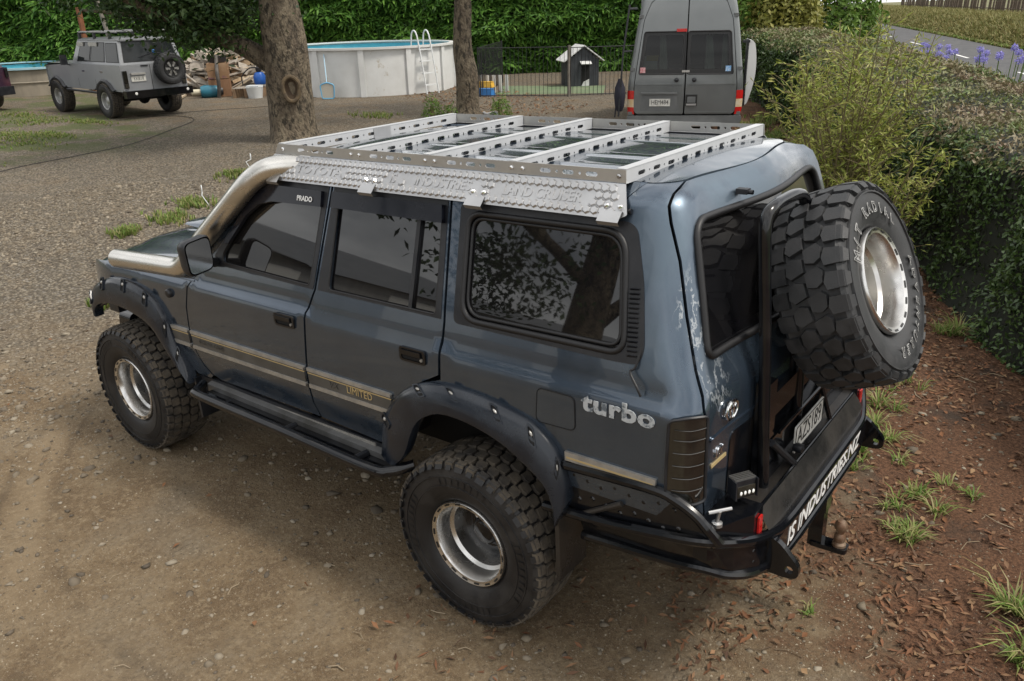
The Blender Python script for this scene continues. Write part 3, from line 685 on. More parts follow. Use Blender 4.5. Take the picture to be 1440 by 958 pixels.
for i, x in enumerate(BARX):
    cb = MB(); L_ = RW-.006
    hs = []
    for c in np.linspace(-.54, .54, 10): hs.append(stadium(c, RZ-.028, .055, .016))
    for c in np.linspace(-.48, .48, 9): hs.append(circle(c, RZ-.028, .005))
    o_ = [(-L_, RZ-.052), (L_, RZ-.052), (L_, RZ), (-L_, RZ)]
    for dx in (0.0, .034):
        xx = x+dx if i < 4 else x+dx
        v, f = plate_holes(resample(o_, .3), hs, .003, lambda a, b, w: (xx+w-(.034 if i == 0 else 0), a, b)); cb.add(v, f)
    cb.box((x+.0185-(.034 if i == 0 else 0), 0, RZ+.0015), (.040, 2*L_, .003))
    cr_ = cb.ob('crossbar', ALUWHITE, RK)
MB().box((1.338-.034, -.02, RZ-.026), (.004, .13, .05)).ob('joint_plate', ALU, RK)

# ------------------------------------------------------------------ rear bumper
RB = empty('rear_bumper'); RB.parent = CAR; B(RB)
for sd in (1, -1):
    up = smoothline([(-.50, sd*.918, .968), (-.70, sd*.922, .982), (-.92, sd*.92, .990), (-1.0, sd*.918, .975), (-1.08, sd*.912, .935), (-1.13, sd*.905, .885), (-1.165, sd*.88, .825)], 30)
    MB().tube(up, .021, 10).ob('wing_tube', BLACKPAINT, RB, smooth=True)
    pl = [(-.50, .962), (-.92, .982), (-1.0, .968), (-1.08, .925), (-1.13, .875), (-1.15, .80), (-.95, .795), (-.56, .742), (-.50, .76)]
    mb = MB(); mb.prism(pl, .006, 'xz', sd*.902)
    for i in range(16):
        x = -.56-.062*(i % 8)-.02*(i//8); z = .93-.085*(i//8)-.01*(i % 3)
        mb.lathe([(.011, 0), (.007, sd*.005), (.001, sd*.006)], 8, 'y', (x, sd*.905, z))
    mb.ob('wing_plate', BLACKPAINT, RB)
    MB().tube([(-.60, sd*.912, .765), (-.78, sd*.912, .875)], .012, 8).ob('wing_brace', DIRTYBLACK, RB)
    lp = [(x, sd*y, z) for x, y, z in ((-.56, .885, .73), (-.95, .90, .785), (-1.13, .89, .82), (-1.13, .85, .68), (-.95, .85, .655), (-.56, .84, .62))]
    mb = MB().add(lp, [(0, 1, 4, 5), (1, 2, 3, 4)])
    q = [(-1.13, sd*.89, .82), (-1.185, sd*.80, .79), (-1.24, sd*.66, .745), (-1.268, sd*.50, .735), (-1.268, sd*.50, .60), (-1.24, sd*.66, .60), (-1.185, sd*.78, .625), (-1.13, sd*.85, .68)]
    mb.add(q, [(0, 1, 6, 7), (1, 2, 5, 6), (2, 3, 4, 5)])
    for t in (.15, .38, .62, .85):
        for w in (.35, .7):
            a = np.array(q[0])*(1-t)+np.array(q[2])*t; b = np.array(q[7])*(1-t)+np.array(q[5])*t; p = a*(1-w)+b*w; mb.lathe([(.010, 0), (.006, -.005), (.001, -.006)], 8, 'x', tuple(p))
    mb.ob('corner_plate', BLACKPAINT, RB)
    # corner box carrying the reflector
    cbx = MB(); cbx.prism([(-1.07, sd*.895), (-1.125, sd*.895), (-1.222, sd*.70), (-1.222, sd*.615), (-1.07, sd*.615)], .13, 'xy', .805); cbx.ob('corner_box', BLACKPAINT, RB)
    MB().box((-1.228, sd*.655, .795), (.008, .034, .088)).ob('reflector', REDLENS, RB)
    lg = rounded([(-1.24, .745), (-1.30, .715), (-1.375, .635), (-1.375, .585), (-1.33, .572), (-1.24, .572)], [.0, .02, .03, .03, .02, 0], 4)
    v, f = plate_holes(lg, [circle(-1.338, .612, .017, 12)], .026, lambda a, b, w: (a, sd*.60+w-.013, b)); MB().add(v, f).ob('recovery_point', BLACKPAINT, RB)
top = [(-.42, .925, .748), (-.7, .925, .772), (-1.0, .922, .815), (-1.12, .905, .830), (-1.175, .84, .81), (-1.22, .72, .765), (-1.255, .60, .742), (-1.275, .48, .737), (-1.278, .2, .737)]
bot = [(-.56, .85, .615), (-.95, .855, .65), (-1.10, .85, .668), (-1.165, .80, .64), (-1.22, .70, .607), (-1.255, .58, .597), (-1.275, .46, .595), (-1.278, .2, .595)]
for nm, pp, r_ in (('upper_tube', top, .021), ('lower_tube', bot, .021)):
    a = smoothline(pp, 40).tolist(); MB().tube(a+[(x, -y, z) for x, y, z in a[::-1]], r_, 10).ob(nm, BLACKPAINT, RB, smooth=True)
MB().box((-1.28, 0, .666), (.012, 1.22, .12)).ob('rear_face', BLACKPAINT, RB)
MB().add([(-1.262, -.62, .748), (-1.262, .62, .748), (-1.205, .62, .845), (-1.205, -.62, .845), (-1.06, .62, .845), (-1.06, -.62, .845), (-1.06, .62, .70), (-1.06, -.62, .70)], [(0, 1, 2, 3), (3, 2, 4, 5), (4, 6, 7, 5)]).ob('step_top', DIRTYBLACK, RB)
MB().tube([(-1.207, -.62, .846), (-1.207, .62, .846)], .007, 8).ob('step_edge', BLACKPAINT, RB)
text('bumper_lettering', 'IS INDUSTRIES.NZ', .105, (-1.2875, .02, .666), (0, -1, 0), (0, 0, 1), WHITE, RB, ext=.001, shear=.22, offset=.0012, xscale=1.15)
# hitch
HT = B(MB().box((-1.262, -.01, .475), (.062, .062, .27)).box((-1.20, -.01, .56), (.2, .07, .07)).prism(rounded([(-1.24, -.045), (-1.24, .03), (-1.40, .025), (-1.40, -.045)], .02), .022, 'xy', .352).ob('tow_hitch', BLACKPAINT, CAR))
MB().lathe([(.030, .335), (.030, .375), (.022, .385), (.026, .40), (.024, .415), (.016, .428), (.018, .44), (.026, .452), (.028, .466), (.025, .48), (.016, .491), (.001, .494)], 18, 'z', (-1.362, -.01, 0)).ob('tow_ball', RUSTBALL, HT, smooth=True)
# spare wheel carrier
SC = empty('spare_wheel_carrier'); SC.parent = CAR; B(SC)
a = smoothline([(-1.165, .455, .74), (-1.15, .455, 1.0), (-1.13, .455, 1.4), (-1.105, .455, 1.75), (-1.098, .455, 1.86), (-1.095, .442, 1.925), (-1.10, .395, 1.952), (-1.10, .30, 1.958), (-1.105, .16, 1.955), (-1.11, .09, 1.92), (-1.12, .07, 1.80), (-1.14, .07, 1.2), (-1.15, .07, .90)], 60)
MB().tube(a, .023, 12).ob('hoop_tube', BLACKPAINT, SC, smooth=True)
MB().box((-1.13, .41, 1.02), (.05, .09, .52)).ob('hinge_post', BLACKPAINT, SC)
MB().box((-1.135, -.12, .93), (.05, 1.12, .19)).ob('swing_panel', BLACKPAINT, SC)
MB().box((-1.12, -.10, 1.16), (.06, 1.0, .10)).ob('swing_arm', BLACKPAINT, SC)
MB().box((-1.15, .10, 1.55), (.05, .42, .10)).box((-1.17, .10, 1.62), (.10, .14, .14)).ob('wheel_mount', BLACKPAINT, SC)
MB().tube([(-1.165, .41, 1.02), (-1.20, .22, .845)], .016, 8).ob('brace', SATIN, SC)
MB().tube([(-1.165, .33, 1.03), (-1.165, -.66, 1.03)], .008, 6).ob('panel_edge', BLACKPAINT, SC)
MB().tube([(-1.165, -.20, 1.02), (-1.20, -.25, .85)], .012, 6).ob('strut', BLACKPAINT, SC)
NP = B(MB().prism(rounded([(-.18, .868), (.18, .868), (.18, .992), (-.18, .992)], .012), .006, 'yz', -1.172).ob('number_plate', [PLATEW], CAR))
NP.location = (-.012, .005, 0)
text('plate_characters', 'AZS189', .118, (-1.1757, 0, .93), (0, -1, 0), (0, 0, 1), INK, NP, ext=.0006, xscale=.80, offset=-.0005)
MB().tube([(-1.176, y, z) for y, z in rounded([(-.174, .874), (.174, .874), (.174, .986), (-.174, .986)], .01)], .0022, 5, True).ob('plate_border', INK, NP)
MB().lathe([(.001, 0), (.02, .008), (.022, .03), (.018, .045)], 12, 'x', (-1.215, .175, .90)).ob('plate_lamp', SATIN, NP, smooth=True)
# work light and latch pin
WL = empty('work_light'); WL.parent = CAR; B(WL)
Mw = Matrix.Rotation(math.radians(-32), 3, 'Z'); c0 = Vector((-1.152, .665, .953))
def wl(x, y, z): return Mw @ Vector((x, y, z))+c0
MB().box(tuple(wl(0, 0, 0)), (.05, .092, .072), M=Mw).ob('light_housing', SATIN, WL)
MB().box(tuple(wl(-.027, 0, -.006)), (.006, .078, .042), M=Mw).ob('light_face', LAMPIN, WL)
for k in range(4): MB().lathe([(.0085, -.002), (.007, -.006), (.001, -.008)], 8, 'x', tuple(wl(-.030, -.027+k*.018, -.012)), M=None).ob('led', LEDW, WL)
for k in range(5): MB().box(tuple(wl(.0, 0, .038)+Vector((0, 0, 0))+Mw @ Vector((-.02+k*.01, 0, 0))), (.003, .09, .01), M=Mw).ob('cooling_fin', WORNGREY, WL)
for sy in (-1, 1): MB().box(tuple(wl(-.02, sy*.047, 0)), (.03, .006, .075), M=Mw).ob('end_cap', SATIN, WL)
LP = B(MB().tube([(-1.135, .845, .885), (-1.145, .845, .935)], .007, 8).tube([(-1.115, .875, .935), (-1.175, .81, .94)], .007, 8).lathe([(.02, .872), (.02, .886), (.008, .89)], 10, 'z', (-1.137, .845, 0)).ob('latch_pin', ALU, CAR))

# ------------------------------------------------------------------ wheels
def tyre_mesh(R, W, rb, kind):
    mb = MB(); h = W/2; d = .016 if kind == 'at' else .020; Rc = R-d
    prof = [(rb-.004, h-.055), (rb+.008, h-.035), (rb+.03, h-.016), (rb+(R-rb)*.42, h), (rb+(R-rb)*.68, h-.002), (R*.935, h-.016), (R*.965, h-.032), (Rc, h-.055), (Rc+.001, h*.35), (Rc+.001, 0)]
    prof = prof+[(r, -y) for r, y in prof[-2::-1]]
    mb.lathe(prof, 72, 'y', mi=0)
    def block(th, y, pts, r0, r1, sc_=.90, mi=1, tilt=0):
        n = len(pts); v = []
        for r_, s_ in ((r0, 1.), (r1, sc_)):
            for a, b in pts:
                yy = y+b*s_; rr = r_-(abs(yy)/h)**4*.016*(1 if r_ > r0 else 1.0); an = th+a*s_/R; v.append((rr*math.cos(an), yy, rr*math.sin(an)))
        mb.add(v, [tuple(range(n, 2*n))]+[(i, (i+1) % n, n+(i+1) % n, n+i) for i in range(n)], mi)
    per = 2*PI*R
    if kind == 'at':
        for r_ in (.305, .352):
            mb.lathe([(r_-.004, h-.006), (r_-.002, h+.003), (r_+.002, h+.003), (r_+.004, h-.006)], 64, 'y', mi=0)
        for k in range(56):
            a = 2*PI*k/56; s = 1 if k % 14 < 9 else 0
            if s: mb.add([((.328+dr)*math.cos(a+da), h+.0035, (.328+dr)*math.sin(a+da)) for dr, da in ((-.016, -.028), (-.016, .016), (.016, .028), (.016, -.016))], [(0, 1, 2, 3)], 0)
        N = 42; p = per/N
        for k in range(N):
            th = 2*PI*k/N; j = (k % 3-1)*.004
            block(th, -.030+j, [(-p*.42, -.022), (-p*.10, -.029), (p*.40, -.020), (p*.44, .022), (p*.08, .028), (-p*.45, .020)], Rc-.002, R)
            block(th+.5*p/R, .030-j, [(-p*.42, -.022), (-p*.10, -.029), (p*.40, -.020), (p*.44, .022), (p*.08, .028), (-p*.45, .020)], Rc-.002, R)
            for s in (1, -1):
                block(th+.25*s*p/R, s*.086, [(-p*.43, -.022), (p*.30, -.026), (p*.44, .0), (p*.38, .024), (-p*.30, .026), (-p*.45, .0)], Rc-.002, R)
                q = [(-p*.40, -.016), (p*.36, -.016), (p*.36, .020), (-p*.40, .020)]
                block(th, s*.130, q, R-.024, R-.002, .92)
                # lug runs down the shoulder
                v = []; w = p*.36/R if k % 2 else p*.24/R
                for r_, y in ((R-.010, h-.020), (R*.905, h+.004), (R*.905, h-.012), (R-.03, h-.035)):
                    for a in (-w, w): v.append((r_*math.cos(th+a), s*y, r_*math.sin(th+a)))
                mb.add(v, [(0, 1, 3, 2), (2, 3, 5, 4), (0, 2, 4, 6), (1, 3, 5, 7)], 0)
    else:
        N = 28; p = per/N
        for k in range(N):
            th = 2*PI*k/N
            block(th, -.034, [(-p*.46, -.018), (-p*.26, -.038), (p*.26, -.034), (p*.46, -.008), (p*.38, .030), (-p*.22, .036)], Rc-.002, R, .92)
            block(th+.5*p/R, .034, [(p*.46, .018), (p*.26, .038), (-p*.26, .034), (-p*.46, .008), (-p*.38, -.030), (p*.22, -.036)], Rc-.002, R, .92)
            for s in (1, -1):
                o2 = (.28 if s > 0 else .78)*p/R
                wd = .046 if k % 2 else .040
                block(th+o2, s*.106, [(-p*.40, -.030), (-p*.05, -.040), (p*.38, -.028), (p*.36, wd*.8), (-p*.36, wd*.8)], Rc-.004, R, .92)
                v = []; w0 = p*.34/R
                for r_, y, w in ((R-.008, h-.030, w0*.93), (R*.955, h-.006, w0*.93), (R*.905, h+.006, w0*.72), (R*.885, h-.004, w0*.72), (R-.035, h-.045, w0)):
                    for a in (-w, w): v.append((r_*math.cos(th+o2+a), s*y, r_*math.sin(th+o2+a)))
                mb.add(v, [(0, 1, 3, 2), (2, 3, 5, 4), (4, 5, 7, 6), (0, 2, 4, 8), (1, 3, 5, 9), (4, 6, 8), (5, 7, 9)], 1)
        # plain raised ring round the sidewall
        mb.lathe([(R*.875, h-.006), (R*.87, h+.004), (R*.855, h+.0045), (R*.85, h-.004)], 64, 'y', mi=0)
    return mb
def rim_mesh(rr, W):
    mb = MB(); h = W/2
    # outer ring with slots
    lip = [(rr-.014, h-.002), (rr-.004, h+.002), (rr, h-.004), (rr+.001, h-.018), (rr-.012, h-.030)]
    mb.lathe(lip, 64, 'y', mi=0)
    mb.lathe([(rr-.014, h-.002), (rr-.024, h-.004), (rr-.028, h-.012), (rr-.036, h-.05), (rr-.037, h-.085), (rr-.052, h-.098), (rr-.056, h-.13), (rr-.060, h-.21)], 64, 'y', mi=0)
    mb.lathe([(rr-.058, h-.17), (rr-.10, h-.165), (.095, h-.172), (.075, h-.16), (.062, h-.12), (.05, h-.11), (.001, h-.108)], 40, 'y', mi=1)
    for k in range(18):
        a0 = 2*PI*k/18; v = []
        for a in (-.075, -.04, 0, .04, .075):
            for r_ in (rr-.0085, rr-.0165): v.append((r_*math.cos(a0+a), h+.0022 if r_ > rr-.01 else h-.0008, r_*math.sin(a0+a)))
        mb.add(v, [(2*i, 2*i+1, 2*i+3, 2*i+2) for i in range(4)], 2)
    mb.lathe([(rr-.05, -h+.02), (rr, -h+.01), (rr-.003, -h)], 40, 'y', mi=1)
    for k in range(6):
        a = 2*PI*k/6; mb.lathe([(.011, h-.175), (.011, h-.15), (.001, h-.148)], 6, 'y', (.08*math.cos(a), 0, .08*math.sin(a)), 3)
    return mb
TW = .318; TR = .43; RR = .2145
at_me = tyre_mesh(TR, TW, RR-.004, 'at').ob('tyre', [TYRESIDE, TREADDIRT], None, smooth=True, angle=32); at = at_me.data; bpy.data.objects.remove(at_me)
rim_o = rim_mesh(RR, TW-.045).ob('rim', [POLISHED, BLACKPAINT, INK, CHROME], None, smooth=True, angle=40); rimm = rim_o.data; bpy.data.objects.remove(rim_o)
for sd in (1, -1):
    for cx in (0, 2.85):
        w = empty('wheel', (cx, sd*(.972-(TW-.045)/2), .417), 0 if sd > 0 else PI); w.parent = CAR; w.rotation_euler[1] = .3*cx+.4
        link('tyre', at, w); link('rim', rimm, w)
sp_o = tyre_mesh(.409, .300, .207, 'mt').ob('tyre', [CLEANTYRE, CLEANTYRE], None, smooth=True, angle=32); spm = sp_o.data; bpy.data.objects.remove(sp_o)
SPW = empty('spare_wheel'); SPW.parent = CAR
YA, TI = .044, .398; nrm_ = Vector((-math.cos(YA)*math.cos(TI), math.sin(YA)*math.cos(TI), math.sin(TI))); cen = Vector((-1.369, -.027, 1.648))-nrm_*.142
yax = nrm_; xax = yax.cross(Vector((0, 0, 1))).normalized(); zax = xax.cross(yax)
SPW.matrix_local = Matrix(((xax.x, yax.x, zax.x, cen.x), (xax.y, yax.y, zax.y, cen.y), (xax.z, yax.z, zax.z, cen.z), (0, 0, 0, 1)))
link('tyre', spm, SPW)
rim2 = rim_mesh(.213, .284).ob('rim', [POLISHED, ALUDULL, INK, CHROME], SPW, smooth=True, angle=40)
def ring_text(s, a0, da, r, size):
    """letters standing on a ring; a0 angle of the first letter seen from outside, clockwise positive"""
    a = a0
    for ch in s:
        if ch != ' ':
            th = math.radians(90-a); rx, rz = math.cos(th), math.sin(th)      # seen from outside: right = -local x
            pos = (-r*rx, .150+.0035, r*rz); up = (-rx, -.10, rz); right = (-rz, 0, -rx)
            right = (-math.sin(th), 0, -math.cos(th))
            text('tyre_lettering', ch, size, pos, right, up, TYREWHITE, SPW, ext=.0008, offset=.0026)
            text('tyre_lettering', ch, size, (pos[0], pos[1]+.0012, pos[2]), right, up, CLEANTYRE, SPW, ext=.0008, offset=-.0008)
        a += da
ring_text('M/T RADIAL', -58, 11.5, .288, .056)
ring_text('ADVENTURER', 88, 11.5, .288, .056)
ax = MB()
for cx in (0, 2.85): ax.tube([(cx, -.75, .417), (cx, .75, .417)], .045, 10); ax.lathe([(.001, -.13), (.13, -.06), (.15, 0), (.12, .08), (.001, .14)], 14, 'x', (cx, -.1, .43))
ax.tube([(.1, -.1, .43), (2.7, -.1, .50)], .03, 8); ax.ob('axle', DIRTYBLACK, CAR, smooth=True)

# ------------------------------------------------------------------ terrain
VD = (.61231, -.79062)
def gz(x, y):
    q = (np.asarray(x)+2.0446)*VD[0]+(np.asarray(y)-3.2389)*VD[1]; t = np.clip((q-7)/10, 0, 1); return .3*t*t*(3-2*t)
def fastmesh(name, V, F, m, parent=None, smooth=False, mi=None):
    me = bpy.data.meshes.new(name); V = np.asarray(V, np.float32); F = np.asarray(F, np.int32); k = F.shape[1]
    me.vertices.add(len(V)); me.vertices.foreach_set('co', V.ravel()); me.loops.add(F.size); me.loops.foreach_set('vertex_index', F.ravel())
    me.polygons.add(len(F)); me.polygons.foreach_set('loop_start', np.arange(0, F.size, k, dtype=np.int32)); me.polygons.foreach_set('loop_total', np.full(len(F), k, np.int32))
    for x in (m if isinstance(m, (list, tuple)) else [m]): me.materials.append(x)
    if mi is not None: me.polygons.foreach_set('material_index', np.asarray(mi, np.int32))
    if smooth: me.polygons.foreach_set('use_smooth', np.ones(len(F), bool))
    me.update(calc_edges=True); me.validate()
    return link(name, me, parent)
def vnoise(x, y, seed=0, octs=4, sc=1.):
    r = np.random.default_rng(seed); out = 0; a = 1.; tot = 0
    for o in range(octs):
        T = r.random((64, 64)); X = x*sc; Y = y*sc; i = np.floor(X).astype(int); j = np.floor(Y).astype(int); u = X-i; v = Y-j; u = u*u*(3-2*u); v = v*v*(3-2*v)
        g = lambda a_, b_: T[a_ % 64, b_ % 64]
        out = out+a*((g(i, j)*(1-u)+g(i+1, j)*u)*(1-v)+(g(i, j+1)*(1-u)+g(i+1, j+1)*u)*v); tot += a; a *= .5; sc *= 2.03
    return out/tot
HP = np.array((-1.7, -3.5)); HD = np.array((.482, -.876)); HN = np.array((.876, .482))       # foot line of the clipped hedge; HN points to the yard
def hedge_d(x, y): return (np.asarray(x)-HP[0])*HN[0]+(np.asarray(y)-HP[1])*HN[1]
def axis(lo, hi, n0, n1, fine): return np.unique(np.concatenate([lo-np.geomspace(.2, lo-n0, 26)[::-1], np.arange(lo, hi, fine), hi+np.geomspace(.1, n1-hi, 34)]))
gx = axis(-3.6, 7.5, -90, 170, .07); gy = axis(-5.2, 3.2, -220, 60, .07)
X, Y = np.meshgrid(gx, gy); Z = gz(X, Y)
near = np.exp(-(np.clip(np.hypot(X-2, Y+1)-7, 0, None)/5)**2)
Z = Z+near*((vnoise(X, Y, 3, 4, .8)-.5)*.035+(vnoise(X, Y, 5, 3, 5)-.5)*.012)
for wx, wy in ((0, .85), (2.85, .85), (0, -.85), (2.85, -.85)):                                # tyres press the dirt flat
    k = np.exp(-((X-wx)**2+(Y-wy)**2)/.12); Z = Z*(1-k)+k*(-.004)
rut = np.exp(-((Y-1.72-.05*(X-2))/.16)**2)*((X > .5) & (X < 8)); Z -= rut*.012*near
Z = Z-.05*((hedge_d(X, Y) < -6))
nx, ny = len(gx), len(gy); idx = np.arange(nx*ny).reshape(ny, nx)
F = np.stack([idx[:-1, :-1], idx[:-1, 1:], idx[1:, 1:], idx[1:, :-1]], -1).reshape(-1, 4)
def ground_mat():
    m = bpy.data.materials.new('gravel_dirt_and_mulch'); m.use_nodes = True; t = m.node_tree; p = t.nodes['Principled BSDF']; ln = t.links.new
    co = t.nodes.new('ShaderNodeTexCoord').outputs['Object']; sep = t.nodes.new('ShaderNodeSeparateXYZ'); ln(co, sep.inputs[0])
    def noise(sc, d=6, r=.6):
        n = t.nodes.new('ShaderNodeTexNoise'); n.inputs['Scale'].default_value = sc; n.inputs['Detail'].default_value = d; n.inputs['Roughness'].default_value = r; ln(co, n.inputs['Vector']); return n.outputs['Fac']
    def M(op, a, b, c=None, clamp=False):
        n = t.nodes.new('ShaderNodeMath'); n.operation = op; n.use_clamp = clamp
        for i, x in enumerate((a, b, c)):
            if x is None: continue
            if isinstance(x, (int, float)): n.inputs[i].default_value = x
            else: ln(x, n.inputs[i])
        return n.outputs[0]
    def mr(s, a, b, c=0., d=1.):
        n = t.nodes.new('ShaderNodeMapRange'); n.interpolation_type = 'SMOOTHSTEP'; n.inputs['From Min'].default_value = a; n.inputs['From Max'].default_value = b; n.inputs['To Min'].default_value = c; n.inputs['To Max'].default_value = d; ln(s, n.inputs['Value']); return n.outputs['Result']
    def mix(f, a, b):
        n = t.nodes.new('ShaderNodeMix'); n.data_type = 'RGBA'
        if isinstance(f, float): n.inputs['Factor'].default_value = f
        else: ln(f, n.inputs['Factor'])
        for k, x in (('A', a), ('B', b)):
            if isinstance(x, tuple): n.inputs[k].default_value = (*x, 1)
            else: ln(x, n.inputs[k])
        return n.outputs['Result']
    x, y = sep.outputs['X'], sep.outputs['Y']
    def lin(a, b, c): return M('ADD', M('ADD', M('MULTIPLY', x, a), M('MULTIPLY', y, b)), c)
    big = noise(.55, 5); mid = noise(2.3, 6); fine = noise(19, 8, .7)
    # gravel stones
    vo = t.nodes.new('ShaderNodeTexVoronoi'); vo.inputs['Scale'].default_value = 34; ln(co, vo.inputs['Vector'])
    vs = t.nodes.new('ShaderNodeSeparateColor'); ln(vo.outputs['Color'], vs.inputs[0])
    stone = mix(mr(vs.outputs[0], 0, 1), (.105, .088, .066), (.30, .257, .19)); stone = mix(mr(vs.outputs[1], .75, 1), stone, (.30, .275, .235))
    gap_ = mr(vo.outputs['Distance'], .3, .75); gravel = mix(M('MULTIPLY', gap_, .75), stone, (.050, .040, .030))
    gravel = mix(M('MULTIPLY', mr(mid, .42, .68), .55), gravel, (.125, .105, .080))
    dirt = mix(mr(mid, .35, .68), (.130, .088, .049), (.225, .164, .096)); dirt = mix(M('MULTIPLY', mr(fine, .45, .7), .55), dirt, (.29, .222, .137))
    dirt = mix(M('MULTIPLY', mr(noise(46, 4, .75), .48, .62), .5), dirt, (.085, .060, .038)); dirt = mix(M('MULTIPLY', mr(noise(38, 4, .8), .55, .68), .6), dirt, (.31, .245, .16))
    dirt = mix(M('MULTIPLY', mr(big, .5, .66), .6), dirt, (.155, .118, .078))
    dirt = mix(M('MULTIPLY', mr(noise(170, 3, .8), .50, .68), .55), dirt, (.30, .245, .17)); dirt = mix(M('MULTIPLY', mr(noise(120, 3, .8), .56, .70), .6), dirt, (.055, .040, .027))
    # compacted wheel tracks curving out of the parking spot
    for k0, off_ in ((2.25, 0.), (2.25, 1.55)):
        bow = M('MULTIPLY', M('POWER', M('SUBTRACT', x, 1.2), 2.0), .19); dd = M('ABSOLUTE', M('ADD', M('SUBTRACT', M('SUBTRACT', y, k0+off_), -.0), bow), 0)
        tm = M('MULTIPLY', mr(dd, .17, .05), M('MULTIPLY', mr(noise(1.7, 4), .35, .6), mr(x, .9, 1.4))); dirt = mix(M('MULTIPLY', tm, .55), dirt, (.27, .205, .128))
        te = M('MULTIPLY', M('MULTIPLY', mr(dd, .13, .17), mr(dd, .24, .18)), mr(noise(3, 4), .4, .6)); dirt = mix(M('MULTIPLY', te, .45), dirt, (.085, .062, .040))
    q = lin(VD[0], VD[1], 2.0446*VD[0]-3.2389*VD[1])
    gf = M('ADD', mr(q, 4.6, 8.5), M('MULTIPLY', M('SUBTRACT', mid, .5), 1.9), None, True); gf = M('ADD', gf, M('MULTIPLY', mr(big, .52, .7), .35), None, True)
    col = mix(gf, dirt, gravel)
    # mulch strip along the hedge
    hd = lin(float(HN[0]), float(HN[1]), float(-(HP*HN).sum()))
    mf = mr(M('ADD', hd, M('MULTIPLY', M('SUBTRACT', mid, .5), 2.2)), 2.35, 1.55)
    bark = mix(mr(noise(60, 4, .8), .35, .65), (.050, .025, .014), (.165, .085, .047)); bark = mix(mr(mid, .5, .72), bark, (.052, .036, .026))
    col = mix(mf, col, bark)
    # leaf-stained ground round the fence and the tree
    sf = M('MULTIPLY', mr(q, 16.5, 20.5), mr(noise(1.3, 6, .7), .46, .66)); col = mix(M('MULTIPLY', sf, .45), col, (.20, .135, .075))
    # grass showing through at the far left and along the hedge
    gl = M('MULTIPLY', M('MULTIPLY', mr(x, 12.5, 15.5), mr(lin(.35, 1, 0), -2.6, -.5)), mr(noise(.9, 6, .65), .44, .56)); col = mix(M('MULTIPLY', gl, .8), col, (.085, .105, .035))
    far = mr(hd, -5.0, -6.5); col = mix(far, col, (.09, .12, .04))
    ln(col, p.inputs['Base Color']); p.inputs['Roughness'].default_value = .92; p.inputs['Specular IOR Level'].default_value = .25
    h = M('ADD', M('MULTIPLY', M('SUBTRACT', 1.0, gap_), M('MULTIPLY', gf, .9)), M('MULTIPLY', fine, .8)); h = M('ADD', h, M('MULTIPLY', noise(70, 4, .7), .5))
    h = M('ADD', h, M('MULTIPLY', noise(220, 3, .7), .35))
    b = t.nodes.new('ShaderNodeBump'); b.inputs['Strength'].default_value = .9; b.inputs['Distance'].default_value = .02; ln(h, b.inputs['Height']); ln(b.outputs['Normal'], p.inputs['Normal'])
    return m
g = fastmesh('ground', np.stack([X, Y, Z], -1).reshape(-1, 3), F, ground_mat(), smooth=True); tag(g, 'gravel and dirt yard with a strip of bark mulch by the hedge', kind='structure')
def ground_z(x, y):
    i = np.clip(np.searchsorted(gx, x)-1, 0, nx-2); j = np.clip(np.searchsorted(gy, y)-1, 0, ny-2)
    u = (x-gx[i])/(gx[i+1]-gx[i]); v = (y-gy[j])/(gy[j+1]-gy[j])
    return (Z[j, i]*(1-u)+Z[j, i+1]*u)*(1-v)+(Z[j+1, i]*(1-u)+Z[j+1, i+1]*u)*v

def island_mat(name, cols, rough=.7, trans=0., spec=.3, noise=None):
    """colour chosen per separate piece"""
    m = bpy.data.materials.new(name); m.use_nodes = True; t = m.node_tree; p = t.nodes['Principled BSDF']; ln = t.links.new
    g_ = t.nodes.new('ShaderNodeNewGeometry'); r = t.nodes.new('ShaderNodeValToRGB'); e = r.color_ramp.elements
    n = len(cols); e[0].color = (*cols[0], 1); e[0].position = 0; e[1].color = (*cols[-1], 1); e[1].position = 1
    for i in range(1, n-1): q = e.new(i/(n-1)); q.color = (*cols[i], 1)
    ln(g_.outputs['Random Per Island'], r.inputs['Fac']); out = r.outputs['Color']
    if noise:
        co = t.nodes.new('ShaderNodeTexCoord'); nn = t.nodes.new('ShaderNodeTexNoise'); nn.inputs['Scale'].default_value = noise[0]; nn.inputs['Detail'].default_value = 3; ln(co.outputs['Object'], nn.inputs['Vector'])
        mr = t.nodes.new('ShaderNodeMapRange'); mr.inputs['From Min'].default_value = .45; mr.inputs['From Max'].default_value = .65; ln(nn.outputs['Fac'], mr.inputs['Value'])
        mx_ = t.nodes.new('ShaderNodeMix'); mx_.data_type = 'RGBA'; mx_.inputs['B'].default_value = (*noise[1], 1); ln(out, mx_.inputs['A']); ln(mr.outputs['Result'], mx_.inputs['Factor']); out = mx_.outputs['Result']
    ln(out, p.inputs['Base Color']); p.inputs['Roughness'].default_value = rough; p.inputs['Specular IOR Level'].default_value = spec
    if trans:
        tr = t.nodes.new('ShaderNodeBsdfTranslucent'); ln(out, tr.inputs['Color']); mxs = t.nodes.new('ShaderNodeMixShader'); mxs.inputs[0].default_value = trans
        ln(p.outputs[0], mxs.inputs[1]); ln(tr.outputs[0], mxs.inputs[2]); ln(mxs.outputs[0], t.nodes['Material Output'].inputs['Surface'])
    return m
def unit(v): return v/(np.linalg.norm(v, axis=-1, keepdims=True)+1e-9)
